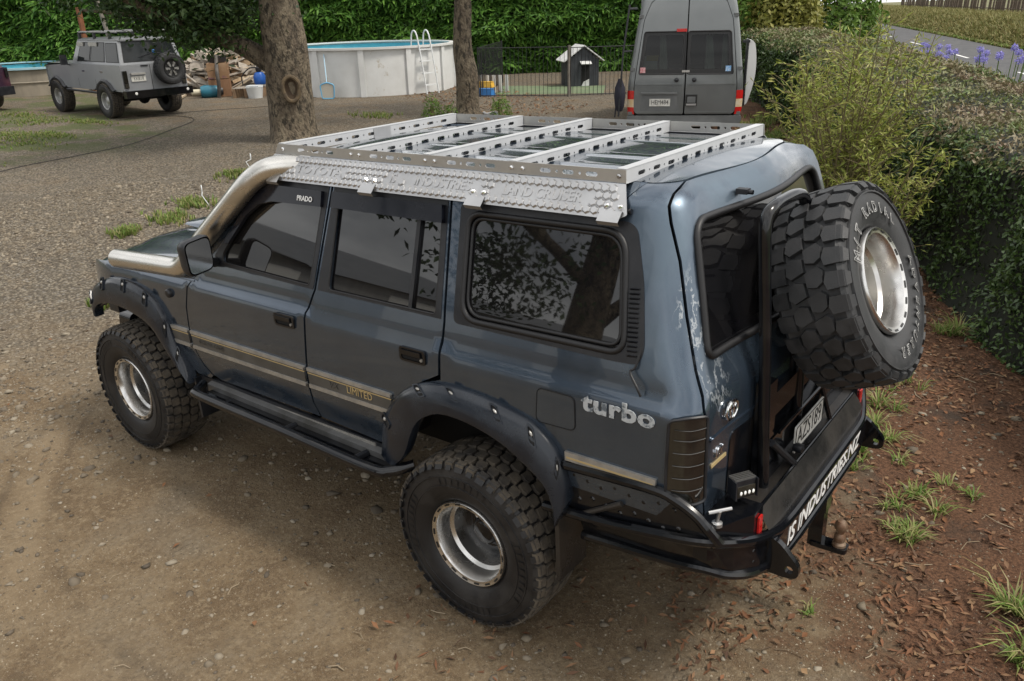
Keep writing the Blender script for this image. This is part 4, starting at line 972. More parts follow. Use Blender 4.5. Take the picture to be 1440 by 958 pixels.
def leaves(name, P, N, L, W, m, parent=None, droop=0., dirs=None, jit=.6, fold=.15, mi=None):
    """one small folded leaf (4 verts, 2 tris) at each point"""
    n = len(P); r = rng
    nn = unit(N+r.normal(0, jit, (n, 3))); d = r.normal(0, 1, (n, 3)) if dirs is None else dirs+r.normal(0, .35, (n, 3))
    d[:, 2] -= droop; d = unit(d-nn*(d*nn).sum(1, keepdims=True)); b = np.cross(nn, d)
    L = (np.asarray(L)*r.uniform(.65, 1.25, n))[:, None]; W = (np.asarray(W)*r.uniform(.7, 1.2, n))[:, None]
    V = np.stack([P, P+d*L*.5+b*W*.5+nn*fold*W, P+d*L, P+d*L*.5-b*W*.5+nn*fold*W], 1).reshape(-1, 3)
    i = np.arange(n)[:, None]*4; F = np.concatenate([i+np.array([0, 1, 2]), i+np.array([0, 2, 3])], 0)
    return fastmesh(name, V, F, m, parent)

# stones lying loose on the yard
def pebbles(name, P, S, m, label):
    ico = np.array([(0, 0, 1), (.89, 0, .45), (.28, .85, .45), (-.72, .53, .45), (-.72, -.53, .45), (.28, -.85, .45), (.72, .53, -.45), (-.28, .85, -.45), (-.89, 0, -.45), (-.28, -.85, -.45), (.72, -.53, -.45)])
    fc = np.array([(0, 1, 2), (0, 2, 3), (0, 3, 4), (0, 4, 5), (0, 5, 1), (1, 6, 2), (2, 7, 3), (3, 8, 4), (4, 9, 5), (5, 10, 1), (6, 7, 2), (7, 8, 3), (8, 9, 4), (9, 10, 5), (10, 6, 1)])
    n = len(P); a = rng.uniform(0, 2*PI, n); c, s = np.cos(a), np.sin(a)
    V = ico[None]*(1+rng.normal(0, .30, (n, 11, 1)))*S[:, None, :]
    V = np.stack([V[..., 0]*c[:, None]-V[..., 1]*s[:, None], V[..., 0]*s[:, None]+V[..., 1]*c[:, None], V[..., 2]], -1)+P[:, None]
    F = (fc[None]+11*np.arange(n)[:, None, None]).reshape(-1, 3)
    return tag(fastmesh(name, V.reshape(-1, 3), F, m), label, 'gravel', kind='stuff')
PEB = island_mat('loose_stones', [(.08, .066, .05), (.13, .106, .078), (.17, .14, .10), (.21, .175, .128), (.27, .235, .18)], .85)
def view_q(x, y): return (x+2.0446)*VD[0]+(y-3.2389)*VD[1]
n = 150000; px_ = rng.uniform(-3.2, 11, n); py_ = rng.uniform(-6.5, 3.0, n); q_ = view_q(px_, py_); hd_ = hedge_d(px_, py_)
dens = np.clip((q_-1.6)/5, .13, 1)*np.clip(vnoise(px_, py_, 11, 4, .7)*3.2-.9, .05, 1)*np.where(hd_ < 1.8, .25, 1)
k = (rng.random(n) < dens*.5) & (q_ > 1.0) & (q_ < 13) & (hd_ > .2)
px_, py_ = px_[k], py_[k]; s_ = np.exp(rng.normal(math.log(.0095), .5, len(px_)))*(1+.035*np.clip(view_q(px_, py_)-5, 0, 9)); s_ = np.clip(s_, .0035, .034)
pebbles('loose_gravel', np.stack([px_, py_, ground_z(px_, py_)+s_*.12], -1), np.stack([s_*rng.uniform(.8, 1.3, len(s_)), s_*rng.uniform(.7, 1.1, len(s_)), s_*rng.uniform(.35, .7, len(s_))], -1), PEB, 'loose grey and tan stones scattered over the dirt yard')
n = 260000; q1 = 1.0+rng.random(n)*6.5; side_ = (rng.random(n)-.5)*2*(q1*.72+.4); px_ = -2.0446+VD[0]*q1+VD[1]*side_; py_ = 3.2389+VD[1]*q1-VD[0]*side_
hd_ = hedge_d(px_, py_); k = (rng.random(n) < np.clip(vnoise(px_, py_, 51, 5, 1.1)*3.4-1.15, .08, 1)*np.where(hd_ < 1.7, .25, 1)*.42) & (hd_ > .2)
px_, py_ = px_[k], py_[k]; n = len(px_); s_ = np.clip(np.exp(rng.normal(math.log(.0036), .38, n)), .0018, .009)
tet = np.array([(1, 0, 0), (-.5, .87, 0), (-.5, -.87, 0), (.1, .1, .8)]); a = rng.uniform(0, 2*PI, n); ca, sa = np.cos(a)[:, None], np.sin(a)[:, None]
V = tet[None]*(1+rng.normal(0, .28, (n, 4, 1)))*s_[:, None, None]; V = np.stack([V[..., 0]*ca-V[..., 1]*sa, V[..., 0]*sa+V[..., 1]*ca, V[..., 2]], -1)+np.stack([px_, py_, ground_z(px_, py_)-.0005], -1)[:, None]
F = (np.array([(0, 1, 3), (1, 2, 3), (2, 0, 3)])[None]+4*np.arange(n)[:, None, None]).reshape(-1, 3)
GRIT = island_mat('fine_grit', [(.07, .054, .038), (.13, .10, .068), (.20, .16, .108), (.25, .205, .145), (.34, .295, .22)], .9)
tag(fastmesh('fine_grit', V.reshape(-1, 3), F, GRIT), 'fine crushed grit lying on the dirt round the dark wagon', 'grit', kind='stuff')
# bark chips, dry leaves and twigs
n = 38000; u = rng.uniform(-4.6, 16, n); w = rng.uniform(-.3, 2.7, n); w = np.where(rng.random(n) < .12, rng.uniform(1.5, 4.0, n), w)
cx = HP[0]+HD[0]*u+HN[0]*w; cy = HP[1]+HD[1]*u+HN[1]*w; k = (rng.random(n) < np.exp(-np.clip(u-1, 0, None)/7)) & (vnoise(cx, cy, 21, 3, 1.4) > .33); cx, cy = cx[k], cy[k]; n = len(cx)
CHIP = island_mat('bark_chips', [(.055, .027, .015), (.13, .062, .032), (.20, .092, .046), (.10, .06, .038), (.26, .15, .08), (.07, .038, .024)], .85)
up = np.tile((0., 0, 1), (n, 1))
tag(leaves('bark_mulch', np.stack([cx, cy, ground_z(cx, cy)+rng.uniform(.004, .018, n)], -1), up, .055, .017, CHIP, jit=.35), 'red brown bark chips spread along the clipped hedge', 'mulch', kind='stuff')
n = 2600; u = rng.uniform(-4.6, 9, n); w = rng.uniform(-.2, 2.4, n); cx = HP[0]+HD[0]*u+HN[0]*w; cy = HP[1]+HD[1]*u+HN[1]*w
ex = rng.uniform(-2, 6, 90); ey = rng.uniform(-1, 3, 90); fx = rng.uniform(9, 20, 1500); t_ = rng.uniform(-1.6, 2.2, 1500); fy = -15.2+t_+(13-fx)*.55; fx = np.append(fx, ex); fy = np.append(fy, ey)
cx = np.append(cx, fx); cy = np.append(cy, fy); n = len(cx); sz = np.where(np.arange(n) < 2600, .05, .09); sz[-90:] = .045
DRY = island_mat('dry_leaves', [(.13, .06, .03), (.24, .11, .05), (.17, .10, .055), (.30, .19, .10), (.09, .05, .03)], .75, .15)
tag(leaves('dry_leaf_litter', np.stack([cx, cy, ground_z(cx, cy)+.012], -1), np.tile((0., 0, 1), (n, 1)), sz, sz*.55, DRY, jit=.3, fold=.25), 'curled dry brown leaves lying on mulch and gravel', 'leaves', kind='stuff')
V = []; mbt = MB()
for i in range(170):
    if i < 120: u, w = random.uniform(-4.4, 4), random.uniform(0, 2.6); x, y = HP[0]+HD[0]*u+HN[0]*w, HP[1]+HD[1]*u+HN[1]*w
    else: x, y = random.uniform(-1.5, 4), random.uniform(1.0, 3)
    a = random.uniform(0, 2*PI); l = random.uniform(.04, .16 if i < 120 else .09); z = float(ground_z(np.array(x), np.array(y)))+.006
    mbt.tube([(x, y, z), (x+l*.5*math.cos(a), y+l*.5*math.sin(a), z+.006), (x+l*math.cos(a+.3), y+l*math.sin(a+.3), z)], random.uniform(.0015, .0035), 4)
TWIG = island_mat('dry_twigs', [(.10, .07, .045), (.22, .17, .11), (.32, .26, .18)], .8)
tag(mbt.ob('fallen_twigs', TWIG), 'thin dry twigs lying on the mulch and dirt', 'twigs', kind='stuff')

# grass tufts
GRASS = island_mat('grass_blades', [(.09, .16, .03), (.14, .23, .045), (.20, .27, .06), (.27, .27, .10), (.34, .28, .15)], .6, .3)
def blades(P, H, spread, per, w=.004):
    n = len(P)*per; P = np.repeat(P, per, 0); H = np.repeat(H, per)*rng.uniform(.45, 1.15, n); a = rng.uniform(0, 2*PI, n); out = np.stack([np.cos(a), np.sin(a), 0*a], -1); lean = rng.uniform(.15, .95, n)*spread
    b = np.stack([-np.sin(a), np.cos(a), 0*a], -1)*np.asarray(w); base = P+out*rng.uniform(0, .02, (n, 1))*spread
    m_ = base+out*(H*lean*.45)[:, None]+np.array((0, 0, 1))*(H*.62)[:, None]; tip = base+out*(H*lean*1.1)[:, None]+np.array((0, 0, 1))*(H*(.95-.35*lean/spread*lean))[:, None]
    V = np.stack([base-b, base+b, m_+b*.8, m_-b*.8, tip], 1).reshape(-1, 3); i = np.arange(n)[:, None]*5
    F = np.concatenate([i+np.array(q) for q in ((0, 1, 2), (0, 2, 3), (3, 2, 4))], 0); return V, F
tufts = [(-1.0, -2.32, .13, 26), (-1.08, -1.6, .12, 22), (-1.12, -1.84, .12, 26), (-1.46, -1.29, .10, 22), (-1.48, -.93, .10, 24), (-1.56, -1.22, .10, 18), (-1.64, -1.51, .09, 16), (-1.07, -4.04, .20, 34), (-1.52, -.84, .10, 22), (-2.07, -.51, .17, 34), (-2.12, -.22, .15, 30), (-1.05, -1.36, .10, 18), (-.98, -2.05, .11, 20), (-1.38, -1.10, .09, 18), (-1.25, .03, .05, 8), (-1.03, -2.75, .11, 16), (-1.30, -1.62, .07, 12)]
for i, (x, y, h, c) in enumerate(tufts):
    V, F = blades(np.array([(x+random.gauss(0, .045), y+random.gauss(0, .045), 0.) for _ in range(5)]), np.full(5, h)*np.array((1, .6, .8, .5, .9)), 1.7, int(c*.7), .0045)
    o = fastmesh('grass_tuft', V-np.array((x, y, 0)), F, GRASS); o.location = (x, y, float(ground_z(np.array(x), np.array(y))))
    tag(o, 'small tuft of bright green grass growing through the mulch behind the dark wagon', 'grass tuft', 'grass tufts in the mulch')
def patch_grass(name, spots, label, h=.07, per=7, cnt=260):
    P = []
    for x, y, rx, ry in spots:
        a = rng.normal(0, .5, (cnt, 2)); P.append(np.stack([x+a[:, 0]*rx, y+a[:, 1]*ry], -1))
    P = np.concatenate(P); z = ground_z(P[:, 0], P[:, 1]); V, F = blades(np.column_stack([P, z]), np.full(len(P), h), .8, per, .007); return tag(fastmesh(name, V, F, GRASS), label, 'grass', kind='stuff')
patch_grass('yard_grass', [(19.8, -6.0, 1.0, .7), (16.4, -4.1, 1.3, .5), (16.8, -5.0, .8, .3), (18.4, -6.6, .9, .3), (17.6, -4.6, 1.2, .4), (21.5, -6.4, 1.2, .5), (14.8, -2.6, .8, .35)], 'low patchy grass beside the parked grey wagon', .06, 6, 150)
patch_grass('weed_strip', [(8.6, -3.1, .35, .25), (8.2, -2.5, .35, .25), (9.6, -4.6, .3, .3), (5.85, -.35, .12, .14), (5.9, -.7, .12, .12), (8.1, -1.8, .15, .15), (12.6, -10.6, .7, .4)], 'green weeds growing on the gravel past the dark wagon', .11, 6, 90)
patch_grass('verge_grass', [(4.2, -13.6, .4, 1.0), (3.4, -11.8, .4, 1.0), (2.7, -9.8, .3, .8)], 'grass growing between the van and the clipped hedge', .12, 6, 200)

# ------------------------------------------------------------------ road, bank, paddock fence
RD = np.array((.37, -.929)); RN = np.array((.929, .37)); RC0 = np.array((8.3, -45.))
ASPH = mat('asphalt', (.055, .055, .058), (.075, .074, .075), 1.5, .9, bump=.3, bscale=30)
def strip(name, w0, w1, z, m, t0=-40, t1=150, n=30, kind='structure', prof=None):
    v = []; ws = np.linspace(w0, w1, 2) if prof is None else [q[0] for q in prof]; zs_ = [z]*len(ws) if prof is None else [q[1] for q in prof]
    for t in np.linspace(t0, t1, n):
        for w, zz_ in zip(ws, zs_): p = RC0+RD*t+RN*w; v.append((p[0], p[1], zz_))
    k = len(ws); o = ob(name, v, [(i*k+j, i*k+j+1, (i+1)*k+j+1, (i+1)*k+j) for i in range(n-1) for j in range(k-1)], m, smooth=True); fix_normals(o.data); return tag(o, kind=kind)
strip('road', -2.9, 2.9, .305, ASPH)
LINE = mat('road_paint', (.75, .75, .73), (.5, .5, .48), 3, .7)
road = bpy.data.objects['road']
for t in range(-30, 120, 10):
    v = [(RC0+RD*a+RN*w) for a, w in ((t-1.5, -.06), (t+1.7, -.06), (t+1.7, .06), (t-1.5, .06))]; ob('lane_dash', [(p[0], p[1], .3095) for p in v], [(0, 1, 2, 3)], LINE, road)
BANKM = mat('grass_bank_soil', (.10, .11, .04), (.16, .14, .06), .8, .9, bump=.4, bscale=6)
strip('grass_bank', 0, 0, 0, BANKM, prof=[(-2.9, .28), (-3.3, .36), (-4.2, .66), (-5.5, .98), (-7, 1.08), (-60, 1.7)])
BANKG = island_mat('long_bank_grass', [(.12, .14, .04), (.19, .18, .065), (.26, .22, .09), (.15, .17, .05), (.30, .24, .11)], .7, .25)
n = 15000; t = rng.uniform(-12, 75, n)*1.0; w = -2.95-rng.random(n)**1.0*4.6; zb = np.interp(-w, [2.9, 3.3, 4.2, 5.5, 7, 60], [.28, .36, .66, .98, 1.08, 1.7]); P = RC0+RD*t[:, None]+RN*w[:, None]
V, F = blades(np.column_stack([P, zb-.02]), np.interp(-w, [2.9, 3.4, 5], [.12, .35, .6]), 1.2, 4, .035)
tag(fastmesh('bank_grass', V, F, BANKG), 'long yellow green grass on the bank across the road', 'grass', kind='stuff')
V, F = blades(np.column_stack([RC0+RD*rng.uniform(-12, 70, 3500)[:, None]+RN*(-2.95-rng.random(3500)*.5)[:, None], np.full(3500, .30)]), np.full(3500, .18), 1., 4, .03)
tag(fastmesh('road_edge_grass', V, F, GRASS), 'short bright green grass along the far road edge', 'grass', kind='stuff')
POSTM = mat('weathered_post', (.085, .062, .045), (.14, .11, .08), 3, .85, bump=.3, bscale=20)
pf = empty('paddock_fence', tuple(RC0+RD*10+RN*-8.0)+(1.1,), label='weathered brown paling fence along the top of the grass bank', cat='fence')
for i in range(120):
    t = -14+i*.62; p = RC0+RD*t+RN*(-8.0+random.uniform(-.1, .1)); h = random.uniform(1.5, 2.1); w = random.uniform(.10, .22)
    mb = MB().tube([(0, 0, -.1), (random.uniform(-.05, .05), random.uniform(-.05, .05), h)], [w*.55, w*.45], 6)
    mb.ob('fence_paling', POSTM, pf, loc=tuple(Vector((p[0], p[1], 1.12))-pf.location), smooth=True)
for h in (.5, 1.2): MB().tube([tuple(Vector((*(RC0+RD*t+RN*-8.05), 1.12+h))-pf.location) for t in (-15, 20, 61)], .045, 5).ob('fence_rail', POSTM, pf)
pp = MB().tube([(0, 0, 0), (.05, 0, 3), (.0, 0, 7.5)], [.22, .18, .13], 12).ob('power_pole', mat('tarred_pole', (.03, .025, .022), (.06, .05, .042), 5, .8, bump=.3), None, smooth=True); pp.location = (7.77, -30.0, .25)
tag(pp, 'dark round timber power pole standing by the roadside bushes', 'pole')

# ------------------------------------------------------------------ clipped hedge on the right
HLEAF = island_mat('hedge_leaves_shaded', [(.022, .046, .010), (.036, .072, .016), (.058, .105, .024), (.085, .14, .034)], .4, .12, .5)  # darker copy for the hedge sides, shade put into the leaf colour
HTOP = island_mat('hedge_leaves_lit_top', [(.085, .13, .035), (.13, .175, .05), (.18, .21, .07), (.15, .13, .06), (.10, .16, .04), (.20, .17, .085)], .5, .15, .4, noise=(1.3, (.22, .165, .105)))  # lighter copy, light on the top put into the colour; brown patches are foliage
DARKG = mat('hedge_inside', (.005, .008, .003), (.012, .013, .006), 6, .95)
HW, HH = 3.0, 1.38
prof = [(0.02, 0.0), (-.10, .35), (-.14, .9), (-.20, 1.20), (-.34, 1.33), (-.8, 1.36), (-1.6, 1.36), (-2.2, 1.30), (-2.5, 1.1), (-2.6, .6), (-2.65, 0)]
prof = [(w*1.0, h) for w, h in prof]
us = np.arange(-3.2, 24.01, .4); v = []
def hz(u, w): x = HP[0]+HD[0]*u+HN[0]*w; y = HP[1]+HD[1]*u+HN[1]*w; return x, y, float(gz(x, y))
def hh(u): return 1.0+.004*max(0, u-3)+.03*math.sin(u*1.1)+.02*math.sin(u*2.7)
for u in us:
    for w, h in prof:
        bul = .06*math.sin(u*1.7+h*3)+.04*math.sin(u*4.1); x, y, z0 = hz(u, w+(bul if -.3 < w else 0)); v.append((x, y, z0+h*hh(u)))
k = len(prof); core_v = np.array(v); hg = empty('clipped_hedge', (HP[0], HP[1], 0), label='dense clipped evergreen hedge with a broad flat top along the mulch', cat='hedge')
f = [(i*k+j, i*k+j+1, (i+1)*k+j+1, (i+1)*k+j) for i in range(len(us)-1) for j in range(k-1)]+[tuple(range(k)), tuple(range((len(us)-1)*k, len(us)*k))]
off = np.array((HP[0], HP[1], 0)); cm = core_v.copy()
ob('hedge_core', (cm-off), f, DARKG, hg)
def hedge_scatter(n, u0, u1, js, power=1.5):
    u = u0+(u1-u0)*rng.random(n)**power; j = rng.choice(js, n); s = rng.random(n)
    a = np.array(prof)[j]; b = np.array(prof)[j+1]; w = a[:, 0]+(b[:, 0]-a[:, 0])*s; h = a[:, 1]+(b[:, 1]-a[:, 1])*s
    tw, th_ = b[:, 0]-a[:, 0], b[:, 1]-a[:, 1]; ln_ = np.hypot(tw, th_); nw, nh = th_/ln_, -tw/ln_
    hhv = 1.0+.004*np.clip(u-3, 0, None)+.03*np.sin(u*1.1)+.02*np.sin(u*2.7); bul = np.where(w > -.3, .06*np.sin(u*1.7+h*3)+.04*np.sin(u*4.1), 0)
    w2 = w+bul; x = HP[0]+HD[0]*u+HN[0]*w2; y = HP[1]+HD[1]*u+HN[1]*w2; z = gz(x, y)+h*hhv
    N = np.stack([HN[0]*nw, HN[1]*nw, nh], -1); P = np.stack([x, y, z], -1); return P, N, u
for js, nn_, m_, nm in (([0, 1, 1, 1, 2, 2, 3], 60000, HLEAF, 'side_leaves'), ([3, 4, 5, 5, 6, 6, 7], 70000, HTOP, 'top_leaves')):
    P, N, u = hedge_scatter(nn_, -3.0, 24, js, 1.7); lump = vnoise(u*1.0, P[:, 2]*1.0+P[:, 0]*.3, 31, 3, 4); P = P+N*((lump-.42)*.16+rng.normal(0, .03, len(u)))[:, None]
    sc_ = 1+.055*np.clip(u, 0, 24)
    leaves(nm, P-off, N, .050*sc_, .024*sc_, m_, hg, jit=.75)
# upright shoots on top
P, N, u = hedge_scatter(5200, -3, 20, [4, 5, 6], 1.5); leaves('top_shoots', P-off, np.tile((0, 0, .2), (len(P), 1)), .11, .016, HTOP, hg, jit=.8, droop=-1.4)

# ------------------------------------------------------------------ loose shrub in front of the hedge
SHL = island_mat('shrub_leaves', [(.17, .22, .035), (.27, .31, .06), (.36, .37, .09), (.20, .26, .04), (.44, .41, .13)], .5, .3, .4)
STEM = mat('shrub_stems', (.12, .09, .045), (.16, .14, .06), 8, .8)
def shrub(name, base, stems, label, lm, seed, leafL, leafW, height, spread, nleaf, droop=.3, cat='shrub', thin=.006):
    r = random.Random(seed); e = empty(name, base, label=label, cat=cat); sm = MB(); P = []; D = []
    for i in range(stems):
        a = r.uniform(0, 2*PI); h = height*(r.uniform(.55, 1.0) if i else 1.0); sp_ = spread*r.uniform(.1, 1)**.7; x0, y0 = r.uniform(-.12, .12), r.uniform(-.12, .12)
        pts = [(x0, y0, 0), (x0+sp_*.35*math.cos(a), y0+sp_*.35*math.sin(a), h*.45), (x0+sp_*.8*math.cos(a), y0+sp_*.8*math.sin(a), h*.8), (x0+sp_*math.cos(a), y0+sp_*math.sin(a), h)]
        c = smoothline(pts, 12); sm.tube(c, list(np.linspace(.012, .003, 12)), 5)
        for b in range(9):
            t = r.uniform(.2, .97); p = c[int(t*11)]; aa = r.uniform(0, 2*PI); l = height*.16*(1.15-t*.6)*r.uniform(.5, 1.4)
            q = p+np.array((l*math.cos(aa), l*math.sin(aa), l*r.uniform(.2, 1.0))); sm.tube([p, (p+q)/2+np.array((0, 0, .02)), q], [.005, .004, .002], 4)
            for s in np.linspace(.05, 1, max(3, int(nleaf/9))): P.append(p+(q-p)*s+np.array([r.gauss(0, .02) for _ in range(3)])); D.append((q-p)/np.linalg.norm(q-p))
        for s in range(int(nleaf*.6)): t = r.uniform(.15, 1); P.append(c[int(t*11)]+np.array([r.gauss(0, .025) for _ in range(3)])); D.append(np.array((math.cos(r.uniform(0, 6.3)), math.sin(r.uniform(0, 6.3)), .4)))
    sm.ob('stems', STEM, e, smooth=True); P = np.array(P); leaves('foliage', P, np.tile((0, 0, .6), (len(P), 1)), leafL, leafW, lm, e, droop=droop, dirs=np.array(D)*1.0, jit=.8); return e
shrub('leafy_shrub', (.30, -5.45, 0), 46, 'loose yellow green shrub with upright shoots against the clipped hedge', SHL, 4, .085, .016, 2.5, .80, 95)
shrub('leafy_shrub', (.85, -6.75, 0), 20, 'yellow green shrub growing beside the grey leaning board', SHL, 9, .085, .016, 2.1, .5, 80)
shrub('leafy_shrub', (-.15, -5.0, 0), 16, 'lower yellow green shrub tucked behind the spare wheel', SHL, 12, .08, .016, 1.55, .5, 80)
st = MB().box((0, 0, .65), (.10, .03, 1.35)).ob('leaning_board', mat('grey_weathered_wood', (.22, .19, .15), (.13, .11, .085), 6, .85, bump=.4, bscale=30, stretch=(6, 6, .6)), None); st.location = (.80, -5.30, .05); st.rotation_euler = (.38, -.05, -.9)
tag(st, 'grey weathered board leaning in the yellow green shrub', 'board')
FLW = island_mat('lilac_petals', [(.22, .20, .55), (.32, .30, .68), (.42, .40, .75), (.26, .22, .60)], .6, .3)
AGL = island_mat('strap_leaves', [(.07, .14, .03), (.12, .19, .045), (.16, .22, .06)], .45, .25)
def agapanthus(x, y, ztop, n, label, white=False):
    e = empty('agapanthus', (x, y, .3), label=label, cat='flowers'); V, F = blades(np.array([(random.uniform(-.3, .3), random.uniform(-.3, .3), 0.) for _ in range(14)]), np.full(14, (ztop-.3)*.82), .9, 12, .018); fastmesh('leaves', V, F, AGL, e)
    for i in range(n):
        h = ztop-.3+random.uniform(-.14, .08); a, b = random.uniform(-.45, .45), random.uniform(-.45, .45); MB().tube([(a*.5, b*.5, 0), (a*.9, b*.9, h*.6), (a, b, h)], .008, 5).ob('flower_stem', AGL, e)
        dv = unit(rng.normal(0, 1, (110, 3))); P = np.array((a, b, h))+dv*np.array((.06, .06, .05))*rng.uniform(.6, 1.1, (110, 1)); leaves('flower_head', P, dv, .038, .017, FLW, e, jit=.5)
agapanthus(1.5, -15.4, 1.66, 8, 'lilac agapanthus with green strap leaves behind the clipped hedge, nearer the road dashes')
agapanthus(.15, -13.5, 1.70, 9, 'large clump of lilac agapanthus rising over the broad hedge top'); agapanthus(.75, -14.4, 1.58, 6, 'lilac agapanthus between two larger flower clumps behind the hedge')
agapanthus(5.7, -20.8, 1.72, 6, 'pale lilac agapanthus under the roadside bushes past the van')

# ------------------------------------------------------------------ tall conifer hedge across the back, and roadside bushes
CON = island_mat('conifer_fronds', [(.035, .10, .014), (.060, .155, .020), (.095, .215, .028), (.14, .28, .040), (.018, .048, .010)], .6, .2, .35)
A0 = np.array((50.5, 2.8)); A1 = np.array((11.2, -26.6)); AD = (A1-A0)/np.linalg.norm(A1-A0); AL = np.linalg.norm(A1-A0); AN = np.array((AD[1], -AD[0])); AN = AN if AN@np.array((-.6, .8)) > 0 else -AN
ch = empty('conifer_hedge', (A0[0], A0[1], .3), label='tall dark green conifer hedge running behind the pool and dog run', cat='hedge'); o3 = np.array((A0[0], A0[1], .3))
nu_, nz__ = 84, 14; v = []
for i in range(nu_):
    for j in range(nz__):
        u = AL*i/(nu_-1); h = 9.5*j/(nz__-1); b = -.45+.35*(vnoise(np.array(u), np.array(h), 41, 3, .7)-.5)-.03*h; p = A0+AD*u+AN*b; v.append((p[0], p[1], .3+h))
fastmesh('hedge_core', np.array(v)-o3, [(i*nz__+j, i*nz__+j+1, (i+1)*nz__+j+1, (i+1)*nz__+j) for i in range(nu_-1) for j in range(nz__-1)], DARKG, ch)
bk = [tuple(A0+AD*u+AN*w) for u, w in ((0, -.6), (AL, -.6), (AL, -2.2), (0, -2.2))]; MB().add([(x, y, z) for z in (.0, 9.4) for x, y in bk], [(4, 5, 6, 7), (1, 2, 6, 5), (2, 3, 7, 6), (3, 0, 4, 7)]).ob('hedge_back', DARKG, ch, loc=(-o3[0], -o3[1], 0))
n = 84000; u = rng.uniform(0, AL, n); h = np.where(rng.random(n) < .85, rng.random(n)**1.1*3.6, 3.6+rng.random(n)*5.8); lump = vnoise(u, h*1.6, 43, 4, .9); lay = vnoise(u*.6, h*3.2, 44, 3, 1.); b = (lump-.5)*.9+(lay-.5)*.55+rng.normal(0, .06, n)-.12
P = A0+AD*u[:, None]+AN*b[:, None]; P = np.column_stack([P, .3+h]); dirs = np.column_stack([AN[0]+AD[0]*rng.normal(0, 1.6, n), AN[1]+AD[1]*rng.normal(0, 1.6, n), rng.uniform(-.55, .2, n)])
leaves('fronds', P-o3, np.tile((AN[0]*.5, AN[1]*.5, .75), (n, 1)), .34, .085, CON, ch, dirs=dirs, jit=.35, droop=.12)
BUSH1 = island_mat('bush_leaves_bright', [(.07, .14, .02), (.11, .20, .03), (.15, .25, .04), (.05, .10, .016)], .5, .25)
BUSH2 = island_mat('bush_leaves_gold', [(.16, .17, .03), (.22, .22, .05), (.27, .25, .06), (.13, .14, .025)], .5, .25)
def blob(name, c, rad, m, n, L_, W_, label, cat='bush', seed=1):
    e = empty(name, (c[0], c[1], .28), label=label, cat=cat); d = unit(rng.normal(0, 1, (n, 3))); d[:, 2] = np.abs(d[:, 2]); rr = .62+.5*vnoise(d[:, 0]*2+seed, d[:, 1]*2+d[:, 2]*1.5, seed, 3, 2.); P = d*np.array(rad)*(rr*rng.uniform(.75, 1.05, n))[:, None]
    MB().tube([(0, 0, 0), (.05, 0, rad[2]*.5)], [.08, .03], 6).ob('stem', STEM, e); dd = unit(rng.normal(0, 1, (300, 3))); dd[:, 2] = np.abs(dd[:, 2])
    leaves('foliage', P, d, L_, W_, m, e, jit=.7, droop=.2); return e
for c, r_, m, l in (((9.3, -24.2), (1.9, 1.9, 5.0), BUSH1, 'bright green broadleaf bush right behind the grey van'), ((7.6, -23.6), (1.5, 1.5, 3.6), BUSH2, 'golden green rounded bush at the far end of the clipped hedge'), ((6.9, -26.4), (1.7, 1.7, 5.0), BUSH1, 'tall bright green bush next to the power pole')):
    blob('roadside_bush', c, r_, m, 8000, .20, .09, l, seed=int(c[0]*7))
for c, r_, l in (((25.5, -67), (4, 4, 8), 'far green tree at the bend of the road'), ((33, -82), (6, 6, 10), 'largest far green tree where the road disappears'), ((19.3, -54.5), (2.2, 2.2, 5), 'leafy roadside tree between the power pole and the road bend')):
    blob('roadside_tree', c, r_, BUSH1, 6000, .55, .28, l, 'tree', seed=int(c[0]))
for c, l in (((11.2, -11.1), 'small ferny plant on the gravel on the pool side of the slim tree'), ((9.9, -12.0), 'small ferny plant on the gravel on the van side of the slim tree')):
    blob('ferny_plant', c, (.28, .28, .55), BUSH1, 420, .10, .022, l, 'plant', seed=3)
blob('ferny_plant', (10.9, -11.35), (.22, .22, .35), BUSH1, 220, .09, .02, 'low green sprouts at the foot of the slim tree trunk', 'plant', seed=8)

# ------------------------------------------------------------------ trees
BARK = mat('rough_bark', (.105, .080, .055), (.19, .155, .105), 5, .9, bump=1.0, bscale=26, stretch=(1, 1, .55), lo=.35, hi=.62, c3=(.035, .028, .018), scale3=11, f3=.48, bdist=.07)
WOODCUT = mat('old_branch_scar', (.06, .038, .02), (.035, .022, .012), 8, .85, bump=.4, bscale=20)
TLEAF = island_mat('tree_leaves', [(.016, .040, .010), (.028, .060, .014), (.042, .080, .020), (.06, .10, .026)], .5, .2, .4)
def trunk_mesh(path, rad, n=28, rough=.08, seed=0):
    path = np.array(path, float); k = len(path); v = []; a = np.linspace(0, 2*PI, n, endpoint=False)
    for i in range(k):
        r_ = rad[i]*(1+rough*(vnoise(np.cos(a)*1.6+5, np.sin(a)*1.6+path[i][2]*.9+seed, seed, 3, 1.3)-.5)*2+.03*np.sin(a*5+seed+path[i][2]))
        for j in range(n): v.append((path[i][0]+r_[j]*math.cos(a[j]), path[i][1]+r_[j]*math.sin(a[j]), path[i][2]))
    return v, [(i*n+j, i*n+(j+1) % n, (i+1)*n+(j+1) % n, (i+1)*n+j) for i in range(k-1) for j in range(n)]
